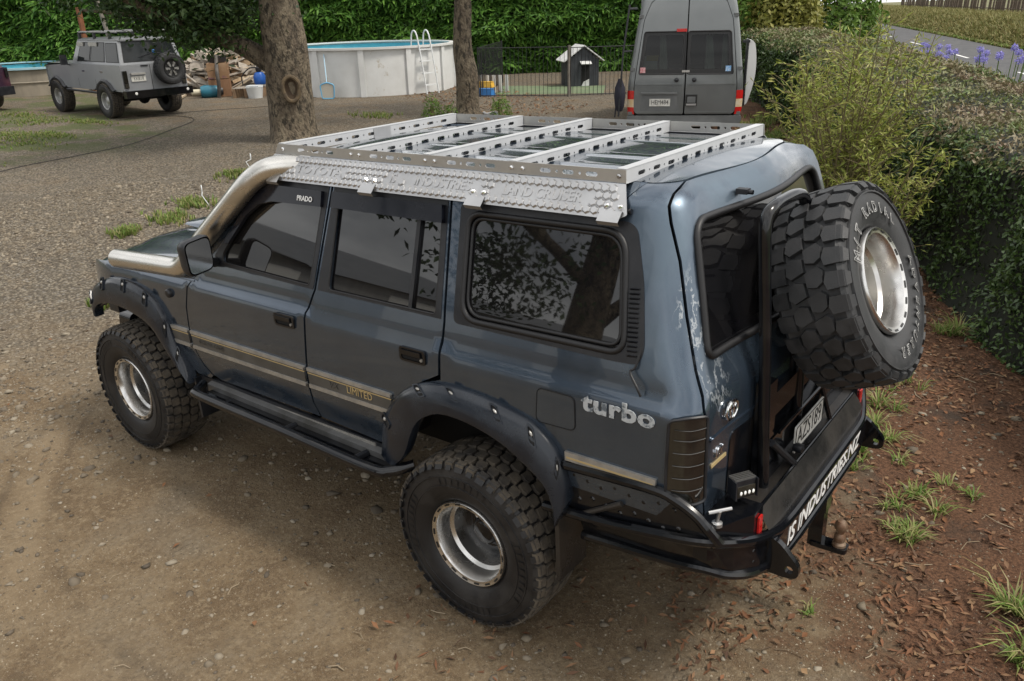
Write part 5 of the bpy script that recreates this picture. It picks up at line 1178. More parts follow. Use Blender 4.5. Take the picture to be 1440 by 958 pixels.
def tree(name, base, path, rad, limbs, crown, label, seed, nleaf, leaf=(.13, .06), hang=()):
    e = empty(name, base, label=label, cat='tree'); c = smoothline(path, 40); rr = np.interp(np.linspace(0, 1, 40), np.linspace(0, 1, len(rad)), rad); v, f = trunk_mesh(c, rr, seed=seed); o = ob('trunk', v, f, BARK, e, smooth=True)
    tips = []
    for pts, r0, r1 in limbs:
        q = smoothline(pts, 14); MB().tube(q, list(np.linspace(r0, r1, 14)), 12).ob('limb', BARK, e, smooth=True); tips.append(q)
    r = np.random.default_rng(seed); P = []
    for cx, cy, cz, sx, sy, sz, cnt in crown:
        k = 26; cl = np.array((cx, cy, cz))+unit(r.normal(0, 1, (k, 3)))*(r.random((k, 1))**.4)*np.array((sx, sy, sz)); w = r.integers(0, k, cnt); P.append(cl[w]+r.normal(0, .30, (cnt, 3))*np.array((1, 1, .7)))
    P = np.concatenate(P); leaves('crown', P, np.tile((0, 0, .8), (len(P), 1)), leaf[0], leaf[1], TLEAF, e, droop=.5, jit=.6); return e
T1 = tree('yard_tree', (11.41, -7.27, .28), [(0, 0, -.05), (.02, 0, .12), (.04, .0, .4), (.02, .02, 1.1), (-.05, .05, 1.9), (-.02, .05, 2.8), (.1, .0, 4.2), (.2, 0, 6)], [.62, .50, .455, .44, .43, .40, .36, .28, .2, .14],
    [([(-.02, 0, 1.25), (.45, .18, 1.55), (.75, .55, 1.85), (1.0, 1.15, 2.15), (1.5, 2.0, 2.6), (1.9, 2.9, 3.2)], .24, .07), ([(.1, .1, 3.2), (-.9, .9, 4.4), (-1.8, 1.6, 5.5)], .16, .05), ([(.1, -.1, 3.6), (.9, -1.0, 4.8), (1.8, -1.9, 6)], .15, .05), ([(1.0, 1.15, 2.15), (1.5, 1.4, 2.2), (2.3, 1.7, 2.4), (3.2, 2.2, 2.5)], .08, .02)],
    [(1.5, 1.9, 2.95, 1.2, .9, .42, 3600), (3.2, 2.4, 3.05, .9, .6, .3, 900), (.9, 1.1, 2.40, 1.35, 1.0, .40, 6500), (0, 0, 5.4, 3.4, 3.4, 1.7, 12000)], 'big rough-barked tree with an oval branch scar between the pool and the dark wagon', 5, 0)
# oval scar where a limb was cut, facing the yard
cd = Vector((-2.04-11.41, 3.24+7.27, 0)).normalized(); rt = Vector((-cd.y, cd.x, 0)); sc0 = cd*.435+rt*.03+Vector((-.01, .02, 1.02))
mb = MB(); ring = [tuple(sc0+rt*(.155*math.cos(a)*(1+.06*math.sin(3*a)))+Vector((0, 0, .225*math.sin(a)))+cd*.01) for a in np.linspace(0, 2*PI, 26, endpoint=False)]
mb.tube(ring, .040, 8, True).ob('scar_collar', mat('scar_collar_bark', (.12, .085, .045), (.065, .048, .03), 9, .85, bump=.5, bscale=22), T1, smooth=True)
MB().lathe([(.001, -.05), (.5, -.045), (.85, -.02), (1.0, .03)], 22, 'z', (0, 0, 0), M=Matrix(((rt.x*.15, 0, cd.x), (rt.y*.15, 0, cd.y), (0, .22, 0)))).ob('scar_hollow', WOODCUT, T1, smooth=True, loc=tuple(sc0))
T2 = tree('yard_tree', (10.72, -11.78, .28), [(0, 0, -.05), (0, 0, .3), (-.02, .0, .9), (.05, .02, 1.6), (.0, .0, 2.6), (.05, 0, 4), (.1, 0, 5.5)], [.36, .27, .25, .245, .22, .20, .17, .13, .1],
    [([(0, 0, 3.2), (.9, .5, 4.2), (1.6, 1.0, 5)], .09, .03), ([(0, 0, 3.5), (-.9, -.6, 4.5), (-1.6, -1.0, 5.2)], .09, .03)], [(0, 0, 5.3, 2.8, 2.8, 1.4, 9000)], 'slim mottled tree trunk between the pool ladder and the dog run', 8, 0)
T3 = tree('yard_tree', (3.5, 7.9, 0), [(0, 0, -.05), (0, 0, .3), (.1, .05, 1.2), (.25, .1, 2.2), (.3, .1, 3.4), (.3, 0, 5)], [.42, .34, .31, .29, .25, .2], [([(.25, .1, 3.0), (1.0, -.7, 3.5), (1.9, -1.5, 3.7), (2.7, -2.3, 3.5)], .10, .03), ([(.25, .1, 2.4), (-.3, .6, 3.4), (-.8, 1.3, 4.4)], .12, .04)],
    [(1.1, -.8, 2.85, .95, .8, .5, 1100), (2.3, -1.9, 3.6, .9, .8, .5, 550), (.4, 0, 4.8, 2.2, 2.2, 1.2, 3000)], 'broadleaf tree standing on the open side of the yard, mirrored in the rear side window', 15, 0, leaf=(.14, .07))

# ------------------------------------------------------------------ simple cars (far away or only mirrored)
def bil(q, u, v, off=0.):
    a, b, c, d = [Vector(p) for p in q]; p = a*(1-u)*(1-v)+b*u*(1-v)+c*u*v+d*(1-u)*v; n = -(b-a).cross(d-a).normalized(); return p+n*off
def panel(name, q, u0, u1, v0, v1, off, m, parent, r=.02):
    w = (Vector(q[1])-Vector(q[0])).length; h = (Vector(q[3])-Vector(q[0])).length
    o = rounded([(u0*w, v0*h), (u1*w, v0*h), (u1*w, v1*h), (u0*w, v1*h)], r, 3); n = len(o); mb = MB()
    mb.add([bil(q, a/w, b/h, off) for a, b in o]+[bil(q, a/w, b/h, -.01) for a, b in o], [tuple(range(n))]+[(i, (i+1) % n, n+(i+1) % n, n+i) for i in range(n)])
    return mb.ob(name, m, parent)
def arch(cx, r, z0, n=9): return [(cx+r*math.cos(a), .42+r*math.sin(a)*1.0) for a in np.linspace(PI, 0, n)]
def box_car(name, loc, rz, label, P, paint, group=None):
    e = empty(name, loc, rz, label, 'car', group); hw, zs_, zb = P['hw'], P['sill'], P['belt']; xr, xf, xc = P['xr'], P['xf'], P['cowl']; ar = P['arch']; wb = P['wb']
    def archpts(cx): return [(cx+ar*math.cos(a), max(zs_, .40+ar*math.sin(a))) for a in np.linspace(PI, 0, 11)]
    out = [(xr, zs_)]+archpts(0)+archpts(wb)+[(xf, zs_), (xf, P['nose']), (xc, zb), (xr, zb)]
    for sd in (1, -1):
        v, f = plate_holes(resample(out, .12), [], .03, lambda a, b, w: (a, sd*(hw-.03+w-.025*abs(b-(zb*.55+.4))**2-(.06 if a > xf-.15 else 0)), b), step=.2); MB().add(v, f).ob('body_side', paint, e, smooth=True)
        for cx in (0, wb):
            pts = archpts(cx); mb = MB(); vv = []
            for k, (x, z) in enumerate(pts):
                dx, dz = (x-cx)/ar, (z-.40)/ar; vv += [(x+dx*.07, sd*(hw+.002), z+dz*.07), (x+dx*.05, sd*(hw+.06), z+dz*.03), (x, sd*(hw+.055), z-.01), (x, sd*(hw-.02), z)]
            mb.add(vv, [(i*4+j, i*4+j+1, (i+1)*4+j+1, (i+1)*4+j) for i in range(10) for j in range(3)]).ob('wheel_arch_flare', P.get('flare', paint), e, smooth=True)
            w = empty('wheel', (cx, sd*(hw-.06), P['tr']), 0 if sd > 0 else PI); w.parent = e; s = P['tr']/.43; w.scale = (s, s*.95, s)
            link('tyre', at, w); link('rim', rim_far, w)
    ih = hw-.33; MB().box(((xr+xf)/2, 0, (zs_+zb)/2-.02), (xf-xr-.1, ih*2, zb-zs_+.05)).box((wb/2, 0, (zs_+zb)/2), (wb-2*ar-.1, hw*2-.09, zb-zs_-.06)).ob('inner_shell', HOLE, e)
    hp = [(xc-.02, zb+.002), (xf-.25, P['nose']+.07), (xf-.04, P['nose']+.02), (xf, P['nose']-.06), (xf, zs_)]; mb = MB(); ys = (-hw+.02, -hw*.6, 0, hw*.6, hw-.02); hs = (0, .02, .03, .02, 0)
    mb.add([(x, y, z+(h if i < 3 else 0)) for i, (x, z) in enumerate(hp) for y, h in zip(ys, hs)], [(i*5+j, i*5+j+1, (i+1)*5+j+1, (i+1)*5+j) for i in range(4) for j in range(4)]).ob('hood', paint, e, smooth=True)
    q = [(xr, hw-.03, zs_), (xr, -hw+.03, zs_), (xr, -hw+.03, zb), (xr, hw-.03, zb)]; MB().add(q, [(0, 1, 2, 3)]).ob('rear_panel', paint, e)
    b = [(P['gf'], hw-.04, zb), (P['gr'], hw-.04, zb), (P['gr'], -hw+.04, zb), (P['gf'], -hw+.04, zb)]; tw = P['top']; zt = P['roof']; t = [(P['tf'], tw, zt), (P['tr_'], tw, zt), (P['tr_'], -tw, zt), (P['tf'], -tw, zt)]
    faces = [[b[0], b[1], t[1], t[0]], [b[1], b[2], t[2], t[1]], [b[2], b[3], t[3], t[2]], [b[3], b[0], t[0], t[3]]]; faces = [[fq[1], fq[0], fq[3], fq[2]] for fq in faces]
    cbn = MB()
    for fq in faces: cbn.add(fq, [(0, 1, 2, 3)])
    cbn.add([(x, y, zb+.001) for x, y in ((P['cowl'], hw-.04), (xr, hw-.04), (xr, -hw+.04), (P['cowl'], -hw+.04))], [(0, 1, 2, 3)])
    cbn.ob('cabin', paint, e)
    rp = [(t[0][0]+.03, tw+.02), (t[1][0]-.05, tw+.02), (t[1][0]-.05, -tw-.02), (t[0][0]+.03, -tw-.02)]; rr = rounded(rp, .10); n = len(rr); mb = MB()
    mb.add([(x, y, zt-.02) for x, y in rr]+[(x, y, zt+.015) for x, y in rr]+[(P['tf']*.5+P['tr_']*.5+(x-(P['tf']+P['tr_'])/2)*.88, y*.88, zt+.045) for x, y in rr], [(i, (i+1) % n, n+(i+1) % n, n+i) for i in range(n)]+[(n+i, n+(i+1) % n, 2*n+(i+1) % n, 2*n+i) for i in range(n)]+[tuple(range(2*n, 3*n))]); mb.ob('roof', paint, e, smooth=True)
    for fi, u0, u1, v0, v1 in P['wins']:
        panel('window_seal', faces[fi], u0-.016, u1+.016, v0-.03, v1+.03, .003, RUBBER, e)
        panel('window_glass', faces[fi], u0, u1, v0, v1, .006, FARGLASS, e)
    return e, faces
FARGLASS = mat('tinted_car_glass', (.010, .013, .014), (.02, .022, .022), 2, .05, spec=.3)
RIMGREY = mat('grey_steel_rim', (.42, .42, .41), (.30, .30, .29), 8, .35, .5, metal=.7)
_o = MB(); _o.lathe([(.215, .135), (.19, .125), (.185, .06), (.12, .05), (.07, .09), (.001, .095)], 24, 'y', mi=0)
for k_ in range(6): _o.lathe([(.026, .055), (.02, .06)], 8, 'y', (.145*math.cos(k_*PI/3), 0, .145*math.sin(k_*PI/3)), 1)
_o = _o.ob('rim', [RIMGREY, INK], None, smooth=True); rim_far = _o.data; bpy.data.objects.remove(_o)
GREYP = mat('grey_car_paint', (.25, .26, .275), (.28, .29, .30), 2, .32, .42, metal=.25, coat=.5)
P2 = dict(hw=.83, sill=.66, belt=1.27, xr=-.93, xf=3.30, cowl=1.75, arch=.47, wb=2.70, nose=1.18, tr=.42, gf=1.66, gr=-.92, tf=1.28, tr_=-.80, top=.70, roof=1.83,
          wins=[(0, .035, .27, .12, .86), (0, .32, .60, .12, .88), (0, .64, .885, .12, .88), (1, .50, .93, .12, .90), (1, .07, .47, .12, .90), (2, .1, .9, .1, .88), (3, .06, .94, .1, .9)], flare=SATIN)
W2, fc2 = box_car('parked_wagon', (18.54, -8.12, .30), -.045, 'silver grey boxy off-road wagon with a spare wheel on its rear door beside the firewood', P2, GREYP)
# face 0: y+ side, u from the rear; face 1: rear
def far_spare(e, x, y, z):
    s = empty('spare_wheel', (x, y, z)); s.parent = e; s.rotation_euler = (0, 0, PI/2); s.scale = (.92, .85, .92); link('tyre', spm, s)
    mb = MB(); mb.lathe([(.215, .145), (.20, .14), (.19, .11), (.001, .10)], 24, 'y', mi=1)
    for k in range(6):
        a = k*PI/3; mb.add([(r_*math.cos(a+d), .13, r_*math.sin(a+d)) for r_, d in ((.06, -.35), (.19, -.20), (.19, .20), (.06, .35))], [(0, 1, 2, 3)], 0)
    mb.ob('rim', [POLISHED, INK], s, smooth=True)
far_spare(W2, -1.06, -.36, 1.13)
MB().box((-.955, -.30, .63), (.06, .5, .05)).box((-1.02, 0, .60), (.16, 1.72, .17)).ob('rear_bumper', BLACKPAINT, W2)
for y in (.62, -.72): MB().lathe([(.035, -1.105), (.001, -1.11)], 10, 'x', (0, y, .62)).ob('bumper_lamp', LEDW, W2)
for sd in (1, -1): MB().box((-.945, sd*.745, .94), (.04, .10, .40)).box((-.968, sd*.745, .80), (.01, .085, .09), mi=1).ob('tail_lamp', [SMOKED, LAMPIN], W2)
pl = MB().box((-.94, .42, .945), (.02, .36, .125)).ob('number_plate', PLATEW, W2); text('plate_characters', 'KKB18', .105, (-.9505, .42, .945), (0, -1, 0), (0, 0, 1), INK, pl, ext=.0005, xscale=.85)
MB().box((-.955, .42, 1.06), (.05, .36, .045)).ob('plate_light_bar', ALUDULL, W2); MB().box((-.94, .22, 1.235), (.015, .18, .03)).ob('door_handle', SATIN, W2); MB().box((-.935, .085, .95), (.006, .008, .6)).ob('door_gap', HOLE, W2)
for x in (.05, 1.02): MB().box((x, .832, 1.10), (.14, .012, .035)).ob('door_handle', CHROME, W2)
for x in (.46, 1.40): MB().box((x, .827, .98), (.008, .004, .55)).ob('door_gap', HOLE, W2)
MB().box((-.50, .822, 1.13), (.12, .006, .10)).ob('fuel_flap', SATIN, W2)
MB().box((.4, .823, 1.02), (2.4, .006, .02)).ob('body_stripe', SATIN, W2)
rr_ = empty('roof_rack'); rr_.parent = W2
for y in (-.60, -.3, 0, .3, .60): MB().box((.32, y, 2.015), (1.95, .11, .028)).ob('deck_slat', ALU, rr_)
for x in (-.45, .35, 1.15):
    MB().box((x, 0, 1.985), (.06, 1.36, .03)).ob('rack_bar', SATIN, rr_)
    for sd in (1, -1): MB().box((x, sd*.69, 1.90), (.08, .05, .17)).ob('rack_foot', SATIN, rr_)
for sd in (1, -1): mm = MB().box((1.66, sd*.99, 1.36), (.07, .16, .24)).tube([(1.68, sd*.92, 1.25), (1.72, sd*.80, 1.22)], .015, 6).ob('door_mirror', SATIN, W2)
for x, l in ((1.10, .34), (.42, .44)): MB().box((x, .735, 1.73), (l, .03, .09)).ob('weather_shield', ALUDULL, W2)
MB().tube([(-.89, .30, 1.42), (-.97, -.05, 1.52), (-.96, -.30, 1.48), (-.90, -.55, 1.55)], .012, 6).ob('rear_wiper', SATIN, W2); MB().lathe([(.001, -.04), (.04, 0), (.001, .04)], 10, 'x', (-1.0, -.05, 1.55)).ob('blue_clip', mat('blue_plastic', (.03, .16, .42), None, rough=.4), W2)
MB().tube([(0, -.6, .42), (0, .6, .42)], .06, 8).lathe([(.001, -.12), (.16, 0), (.001, .12)], 12, 'x', (0, -.1, .42)).ob('rear_axle', SATIN, W2)
MB().tube([(2.1, .87, .62), (.3, .87, .60)], .03, 6).ob('side_step', SATIN, W2)
# cars that show only at the left edge and in the window reflections
DKP = mat('dark_navy_car_paint', (.014, .012, .03), (.06, .012, .02), 1.1, .3, .45, coat=.5)
PS = dict(hw=.84, sill=.30, belt=.92, xr=-.85, xf=3.35, cowl=2.35, arch=.36, wb=2.6, nose=.80, tr=.31, gf=2.3, gr=-.75, tf=1.5, tr_=-.25, top=.60, roof=1.42, wins=[(0, .12, .48, .1, .88), (0, .52, .90, .1, .88), (1, .08, .92, .1, .9), (2, .1, .9, .1, .88), (3, .06, .94, .1, .9)])
PD = dict(PS, sill=.42, belt=1.12, nose=1.0, tr=.36, roof=1.72, arch=.41)
W4, f4 = box_car('parked_van', (24.05, -6.10, .30), .25, 'dark navy vehicle with red lamps by the low tarp-sided pool', PD, DKP)
MB().box((-.88, -.76, .98), (.03, .08, .22)).ob('tail_lamp', SMOKED, W4); MB().box((-.93, 0, .52), (.14, 1.6, .22)).ob('rear_bumper', SATIN, W4)
# shed on the far side of the yard (mirrored in the side windows)
SHED = mat('grey_cladding', (.30, .30, .29), (.24, .24, .24), 1.2, .6, bump=.2, bscale=4, stretch=(4, 4, .3)); SROOF = mat('steel_roofing', (.20, .21, .22), (.16, .17, .18), 2, .45, metal=.3)
sh_ = empty('farm_shed', (18.6, 18.6, .0), -.80, 'long grey clad shed with a low steel roof on the open side of the yard', 'shed')
MB().box((0, 0, 1.6), (22, 7, 3.3)).ob('wall', SHED, sh_); MB().prism([(-3.9, 3.2), (3.9, 3.2), (0, 4.3)], 22.8, 'yz', 0).ob('roof', SROOF, sh_)
for x in (-7, -2, 4): MB().box((x, -3.53, 1.4), (3.2, .06, 2.7)).ob('roller_door', mat('roller_door_paint', (.62, .62, .60), None, rough=.5), sh_)

# ------------------------------------------------------------------ grey van
VAN = empty('camper_van', (4.47, -10.27, .28), -1.10, 'tall grey van parked by the hedge with its two rear doors closed', 'van')
VP = mat('van_grey_paint', (.135, .145, .145), (.155, .165, .165), 2, .28, .38, metal=.35, coat=.6); VPL = mat('van_plastic', (.10, .105, .105), (.13, .135, .135), 4, .5, .6)
vz = [.40, .50, .60, .80, 1.0, 1.2, 1.5, 1.8, 2.1, 2.35, 2.50, 2.58, 2.62]; vw = pchip(vz, [.90, .955, .98, .988, .985, .965, .925, .885, .838, .79, .73, .63, .40])
vx = pchip(vz, [.02, .0, .0, .0, .0, .01, .035, .07, .115, .165, .22, .30, .45])
def vs(u, z):          # u: -1..1 across the rear face, rounded into the sides
    w = vw(z); y = u*w; c = np.clip((np.abs(u)-.86)/.14, 0, 1); x = vx(z)+.07*(1-np.sqrt(np.clip(1-c*c, 0, 1))); return np.stack([x, y, np.asarray(z)+0*u], -1)
def vn(u, z, e=3e-3):
    n = -np.cross(vs(u+e, z)-vs(u-e, z), vs(u, z+e)-vs(u, z-e)); return n/(np.linalg.norm(n, axis=-1, keepdims=True)+1e-9)
us_ = [-1+2*i/24 for i in range(25)]; vzz = np.unique(np.concatenate([np.linspace(.40, 2.35, 26), np.linspace(2.35, 2.62, 8)]))
# sides and roof: sweep the rear outline forward
ring = [(float(vw(z)), z, float(vx(z))) for z in vzz]; loop = [(w, z, x) for w, z, x in ring]+[(-w, z, x) for w, z, x in ring[::-1]]; n = len(loop); v = []
for X_ in (.07, .6, 2.5, 4.2): v += [((x if X_ < .1 else 0)+X_ if X_ < .5 else X_, y*(1 if X_ < 4 else .96), z) for y, z, x in loop]
f = [(i*n+j, i*n+j+1, (i+1)*n+j+1, (i+1)*n+j) for i in range(3) for j in range(n-1)]
o = ob('body_sides', v, f, VP, VAN, smooth=True); fix_normals(o.data)
nose = [(4.2, 2.45), (4.75, 1.55), (5.45, 1.15), (5.6, .9), (5.6, .42), (4.2, .42)]; MB().prism(nose, 1.86, 'xz', 0).ob('cab_front', VP, VAN)
MB().add([(4.235, -.80, 2.38), (4.235, .80, 2.38), (4.78, .86, 1.57), (4.78, -.86, 1.57)], [(0, 1, 2, 3)]).ob('windscreen', GLASS, VAN)
def vpatch(name, out, m, holes=(), off=0., thick=.012, parent=None, step=.06): return patch(name, out, m, parent or VAN, holes, off, thick, step, 1, vs, vn, .05, True)
def vr(u0, u1, z0, z1, r=.03): return rounded([(u0, z0), (u1, z0), (u1, z1), (u0, z1)], r)
# corner pillars either side and the two doors (u is + on the van's left)
for s in (1, -1):
    pz = [(s*.90, .50), (s*1.0, .50), (s*1.0, 2.60), (s*.45, 2.60), (s*.60, 2.52), (s*.80, 2.38), (s*.885, 2.1)]; vpatch('corner_pillar', pz, VP)
wl_ = [vr(.022, .83, 1.215, 1.905, .04), vr(-.83, -.022, 1.215, 1.905, .04)]
hL = rounded([(.012, .545), (.84, .545), (.885, .60), (.873, 2.1), (.79, 2.37), (.60, 2.50), (.44, 2.585), (.012, 2.61)], .03); hR = [(-a, b) for a, b in hL]
PLR = rounded([(.10, .60), (.78, .60), (.74, .885), (.13, .885)], .03)
DL = vpatch('rear_door', hL, VP, [wl_[0]], .004); DR = vpatch('rear_door', hR, VP, [wl_[1]], .004)
VG = bpy.data.materials.new('van_window_glass'); VG.use_nodes = True; t = VG.node_tree; t.nodes.clear(); mo = t.nodes.new('ShaderNodeOutputMaterial'); ms = t.nodes.new('ShaderNodeMixShader'); tr = t.nodes.new('ShaderNodeBsdfTransparent'); tr.inputs[0].default_value = (.22, .25, .24, 1); gs = t.nodes.new('ShaderNodeBsdfGlossy'); gs.inputs['Roughness'].default_value = .02; fr = t.nodes.new('ShaderNodeFresnel'); fr.inputs[0].default_value = 1.45
t.links.new(fr.outputs[0], ms.inputs[0]); t.links.new(tr.outputs[0], ms.inputs[1]); t.links.new(gs.outputs[0], ms.inputs[2]); t.links.new(ms.outputs[0], mo.inputs[0])
for d_, w_, s in ((DL, wl_[0], 1), (DR, wl_[1], -1)):
    vpatch('window_glass', w_, VG, (), -.004, 0, d_); c_ = MB().tube((vs(np.array([p[0] for p in w_]), np.array([p[1] for p in w_]))-np.array((.002, 0, 0))).tolist(), .012, 6, True).ob('window_seal', RUBBER, d_)
    vpatch('glass_frit', w_, INK, [[(s*a_, b_) for a_, b_ in vr(.07, .77, 1.30, 1.85, .05)]], -.0035, 0, d_)
    for z in (.56, 1.30, 2.15): MB().box((float(vx(z))+.03, s*float(vw(z))*.955, z), (.07, .075, .055)).ob('hinge', VPL, d_)
    MB().lathe([(.001, -.03), (.035, -.02), (.04, 0), (.001, .002)], 12, 'x', (-.01, s*.15, 1.12)).ob('wiper_cap', SATIN, d_)
    for z in (.545+.02, 1.04): vpatch('door_crease', [(s*.05, z), (s*.86, z), (s*.86, z+.022), (s*.05, z+.022)], VP, (), .014, .012, d_)
rec = vpatch('plate_recess', PLR, VPL, (), .006, .004, DL)
pl = MB().box((-.016, .42, .745), (.008, .36, .125)).ob('number_plate', PLATEW, DL); text('plate_characters', 'HEM484', .105, (-.0215, .42, .745), (0, -1, 0), (0, 0, 1), INK, DL, ext=.0006, xscale=.82)
MB().box((-.015, .44, .90), (.04, .62, .03)).ob('plate_handle', VPL, DL)
MB().box((-.01, -.12, .78), (.012, .20, .19)).box((-.022, -.12, .79), (.02, .14, .10), mi=1).box((-.022, -.12, .71), (.03, .17, .03), mi=2).ob('door_handle', [INK, VPL, ALU], DR)
MB().box((float(vx(1.93))-.012, .10, 1.925), (.03, .17, .05)).ob('brake_light', REDLENS, DL)
for s in (1, -1):
    L_ = empty('tail_lamp'); L_.parent = VAN
    for z0, z1, m_ in ((.545, .665, REDLENS), (.665, .80, mat('amber_white_lens', (.55, .40, .22), (.65, .6, .5), 8, .2)), (.80, .945, REDLENS)): vpatch('lens', [(s*.885, z0), (s*.992, z0), (s*.992, z1), (s*.885, z1)], m_, (), .012, .012, L_, step=.03)
MB().prism(rounded([(-.96, .385), (.96, .385), (.985, .44), (.985, .52), (-.985, .52), (-.985, .44)], .03), .12, 'yz', .03).ob('rear_bumper', VPL, VAN); MB().box((-.05, 0, .375), (.14, 1.3, .05)).ob('tow_step', ALUDULL, VAN)
for nm, y, z, m_ in (('round_sticker', .735, 1.285, mat('sticker_pink', (.6, .4, .4), (.45, .1, .12), 40, .5)), ('blue_sticker', -.71, 1.30, mat('sticker_blue', (.12, .33, .62), (.5, .6, .7), 45, .5))):
    MB().box((float(vx(z))-.008, y, z), (.004, .09, .09)).ob(nm, m_, DL if y > 0 else DR)
MB().box((float(vx(1.27))-.012, .0, 1.262), (.01, .13, .035)).ob('maker_badge', ALUDULL, DL)
CUR = mat('pale_curtain', (.62, .66, .60), (.5, .54, .5), 6, .9)
for y0, y1 in ((.30, .46), (-.50, -.32), (-.72, -.60)):
    v = []; k = 14
    for i in range(k+1):
        y = y0+(y1-y0)*i/k
        for z, s in ((1.22, 1.0), (1.55, .8), (1.9, .55)): yy = y1+(y-y1)*s; v.append((.20+.02*math.sin(i*1.9), yy, z))
    ob('curtain', v, [(i*3+j, i*3+j+1, (i+1)*3+j+1, (i+1)*3+j) for i in range(k) for j in range(2)], CUR, VAN, smooth=True)
MB().box((.25, .62, 1.37), (.10, .26, .26)).ob('white_box', CUR, VAN); MB().box((.22, .58, 1.47), (.06, .20, .09)).ob('yellow_box', mat('yellow_card', (.5, .40, .10), None, rough=.6), VAN)
MB().box((2.3, 0, 1.25), (3.7, 1.7, .05)).box((2.3, 0, .45), (3.8, 1.6, .08)).box((1.9, 0, 1.7), (.05, 1.7, .9)).ob('interior_fittings', HOLE, VAN)
MB().tube([(-.12, 1.13, .52), (-.06, 1.08, 1.55), (.0, .99, 2.35)], .018, 6).tube([(-.04, 1.07, 1.6), (.06, .93, 1.6)], .014, 6).tube([(.0, .995, 2.28), (.1, .87, 2.28)], .02, 6).ob('rack_pole', SATIN, VAN)
bagm = MB(); rows = [(1.15, .03), (1.0, .09), (.85, .10), (.68, .08), (.60, .05)]
bagm.lathe([(r_, z) for z, r_ in rows], 12, 'z', (-.02, 1.12, 0)).tube([(-.02, 1.18, .75), (-.03, 1.20, .5)], .012, 5).ob('strap_bundle', mat('black_webbing', (.01, .01, .02), None, rough=.8), VAN, smooth=True)
so = smoothline([(-.02, 1.75), (.10, 1.68), (.15, 1.35), (.13, 1.05), (.04, .72), (-.02, .66)], 16); sb = MB(); sb.prism([(1.06+a*.9, z) for a, z in so], .5, 'yz', .55, M=Matrix.Scale(-1, 3, Vector((0, 1, 0)))).ob('side_board', mat('white_fibreglass', (.66, .66, .64), None, rough=.4), VAN, smooth=True)
MB().box((.42, -1.035, 1.2), (.24, .03, 1.1)).box((.3, -1.0, 1.72), (.1, .12, .04)).ob('board_bracket', SATIN, VAN)
for x in (.95, 4.5):
    for sd in (1, -1):
        w = empty('wheel', (x, sd*.78, .34), 0 if sd > 0 else PI); w.parent = VAN; w.scale = (.79, .7, .79); link('tyre', at, w); link('rim', rim_far, w)

# ------------------------------------------------------------------ pool, ladder, net, low pool
PW = mat('pool_wall_white', (.68, .69, .68), (.58, .585, .57), 1.3, .5, .62, c3=(.30, .22, .10), scale3=2.2, f3=.62); PBLUE = mat('pool_liner_blue', (.10, .42, .52), (.07, .34, .45), 3, .4); WATER = mat('pool_water', (.05, .30, .38), (.08, .38, .45), 4, .06, bump=.15, bscale=9)
PR, PH = 2.65, 1.34
def pool(name, loc, R, H, wallm, rimm, label, n=56, posts=12):
    e = empty(name, loc, label=label, cat='pool'); mb = MB(); mb.lathe([(R, 0), (R, H)], n).ob('wall', wallm, e, smooth=True, angle=60); MB().lathe([(R-.03, H-.05), (R-.03, .05)], n).ob('liner', PBLUE, e, smooth=True); MB().lathe([(R-.09, H-.01), (R-.09, H+.03), (R+.09, H+.03), (R+.09, H-.03), (R, H-.04)], n).ob('top_rim', rimm, e, smooth=True)
    MB().lathe([(.001, H*(.80 if H > 1 else .35)), (R-.03, H*(.80 if H > 1 else .35))], n).ob('water', WATER, e)
    for i in range(posts):
        a = 2*PI*i/posts+.2; MB().box(((R+.03)*math.cos(a), (R+.03)*math.sin(a), H/2), (.06, .16, H-.02), a).ob('upright', wallm, e)
    return e
POOL = pool('above_ground_pool', (18.0, -15.65, .28), PR, PH, PW, mat('pool_rim_white', (.62, .62, .6), None, rough=.45), 'round white above-ground pool with blue liner in front of the conifer hedge')
TARP = mat('tan_tarp', (.27, .235, .18), (.20, .175, .135), 3, .75, bump=.5, bscale=5, stretch=(1, 1, .4)); LB = mat('pale_blue_rim', (.30, .47, .53), (.36, .50, .55), 5, .5)
P2_ = pool('low_pool', (29.2, -10.2, .25), 2.3, .90, TARP, LB, 'low tan tarp-sided pool with pale blue rim beyond the silver grey wagon', posts=0); MB().lathe([(2.33, .44), (2.345, .47), (2.33, .50)], 48).ob('hoop', TARP, P2_)
LAD = empty('pool_ladder', (15.45, -15.35, .29), -.75, 'white A-frame ladder standing over the white pool wall', 'ladder'); WP = mat('white_pool_plastic', (.66, .68, .68), None, rough=.4)
ld = math.atan2(-15.35+15.65, 15.45-18.0); LAD.rotation_euler[2] = ld
for y in (-.23, .23): MB().tube(smoothline([(.42, y, 0), (.30, y, .7), (.14, y, 1.5), (.08, y, 1.68), (.0, y, 1.76), (-.1, y, 1.72), (-.16, y, 1.5), (-.25, y, .6)], 22), .022, 8).ob('side_rail', WP, LAD, smooth=True)
for z in (.25, .58, .92, 1.24): MB().box((.38-.19*z, 0, z), (.09, .46, .035)).ob('rung', WP, LAD)
NET = empty('pool_net', (16.75, -12.75, .29), label='blue framed pool skimmer net leaning on the white pool wall', cat='net'); tp_ = Vector((.42, -.35, 1.20))
MB().tube([(.04, -.03, .44), tuple(tp_)], .014, 6).ob('net_handle', mat('pale_blue_tube', (.35, .55, .68), None, rough=.4), NET)
rt2 = Vector((-.79, -.61, 0)); hoop = [tuple(rt2*a+Vector((.02, -.01, b))) for a, b in rounded([(-.17, .03), (.17, .03), (.20, .40), (.05, .46), (-.05, .46), (-.20, .40)], .06)]
MB().tube(hoop, .016, 6, True).ob('net_frame', mat('blue_net_frame', (.10, .38, .62), None, rough=.4), NET, smooth=True)
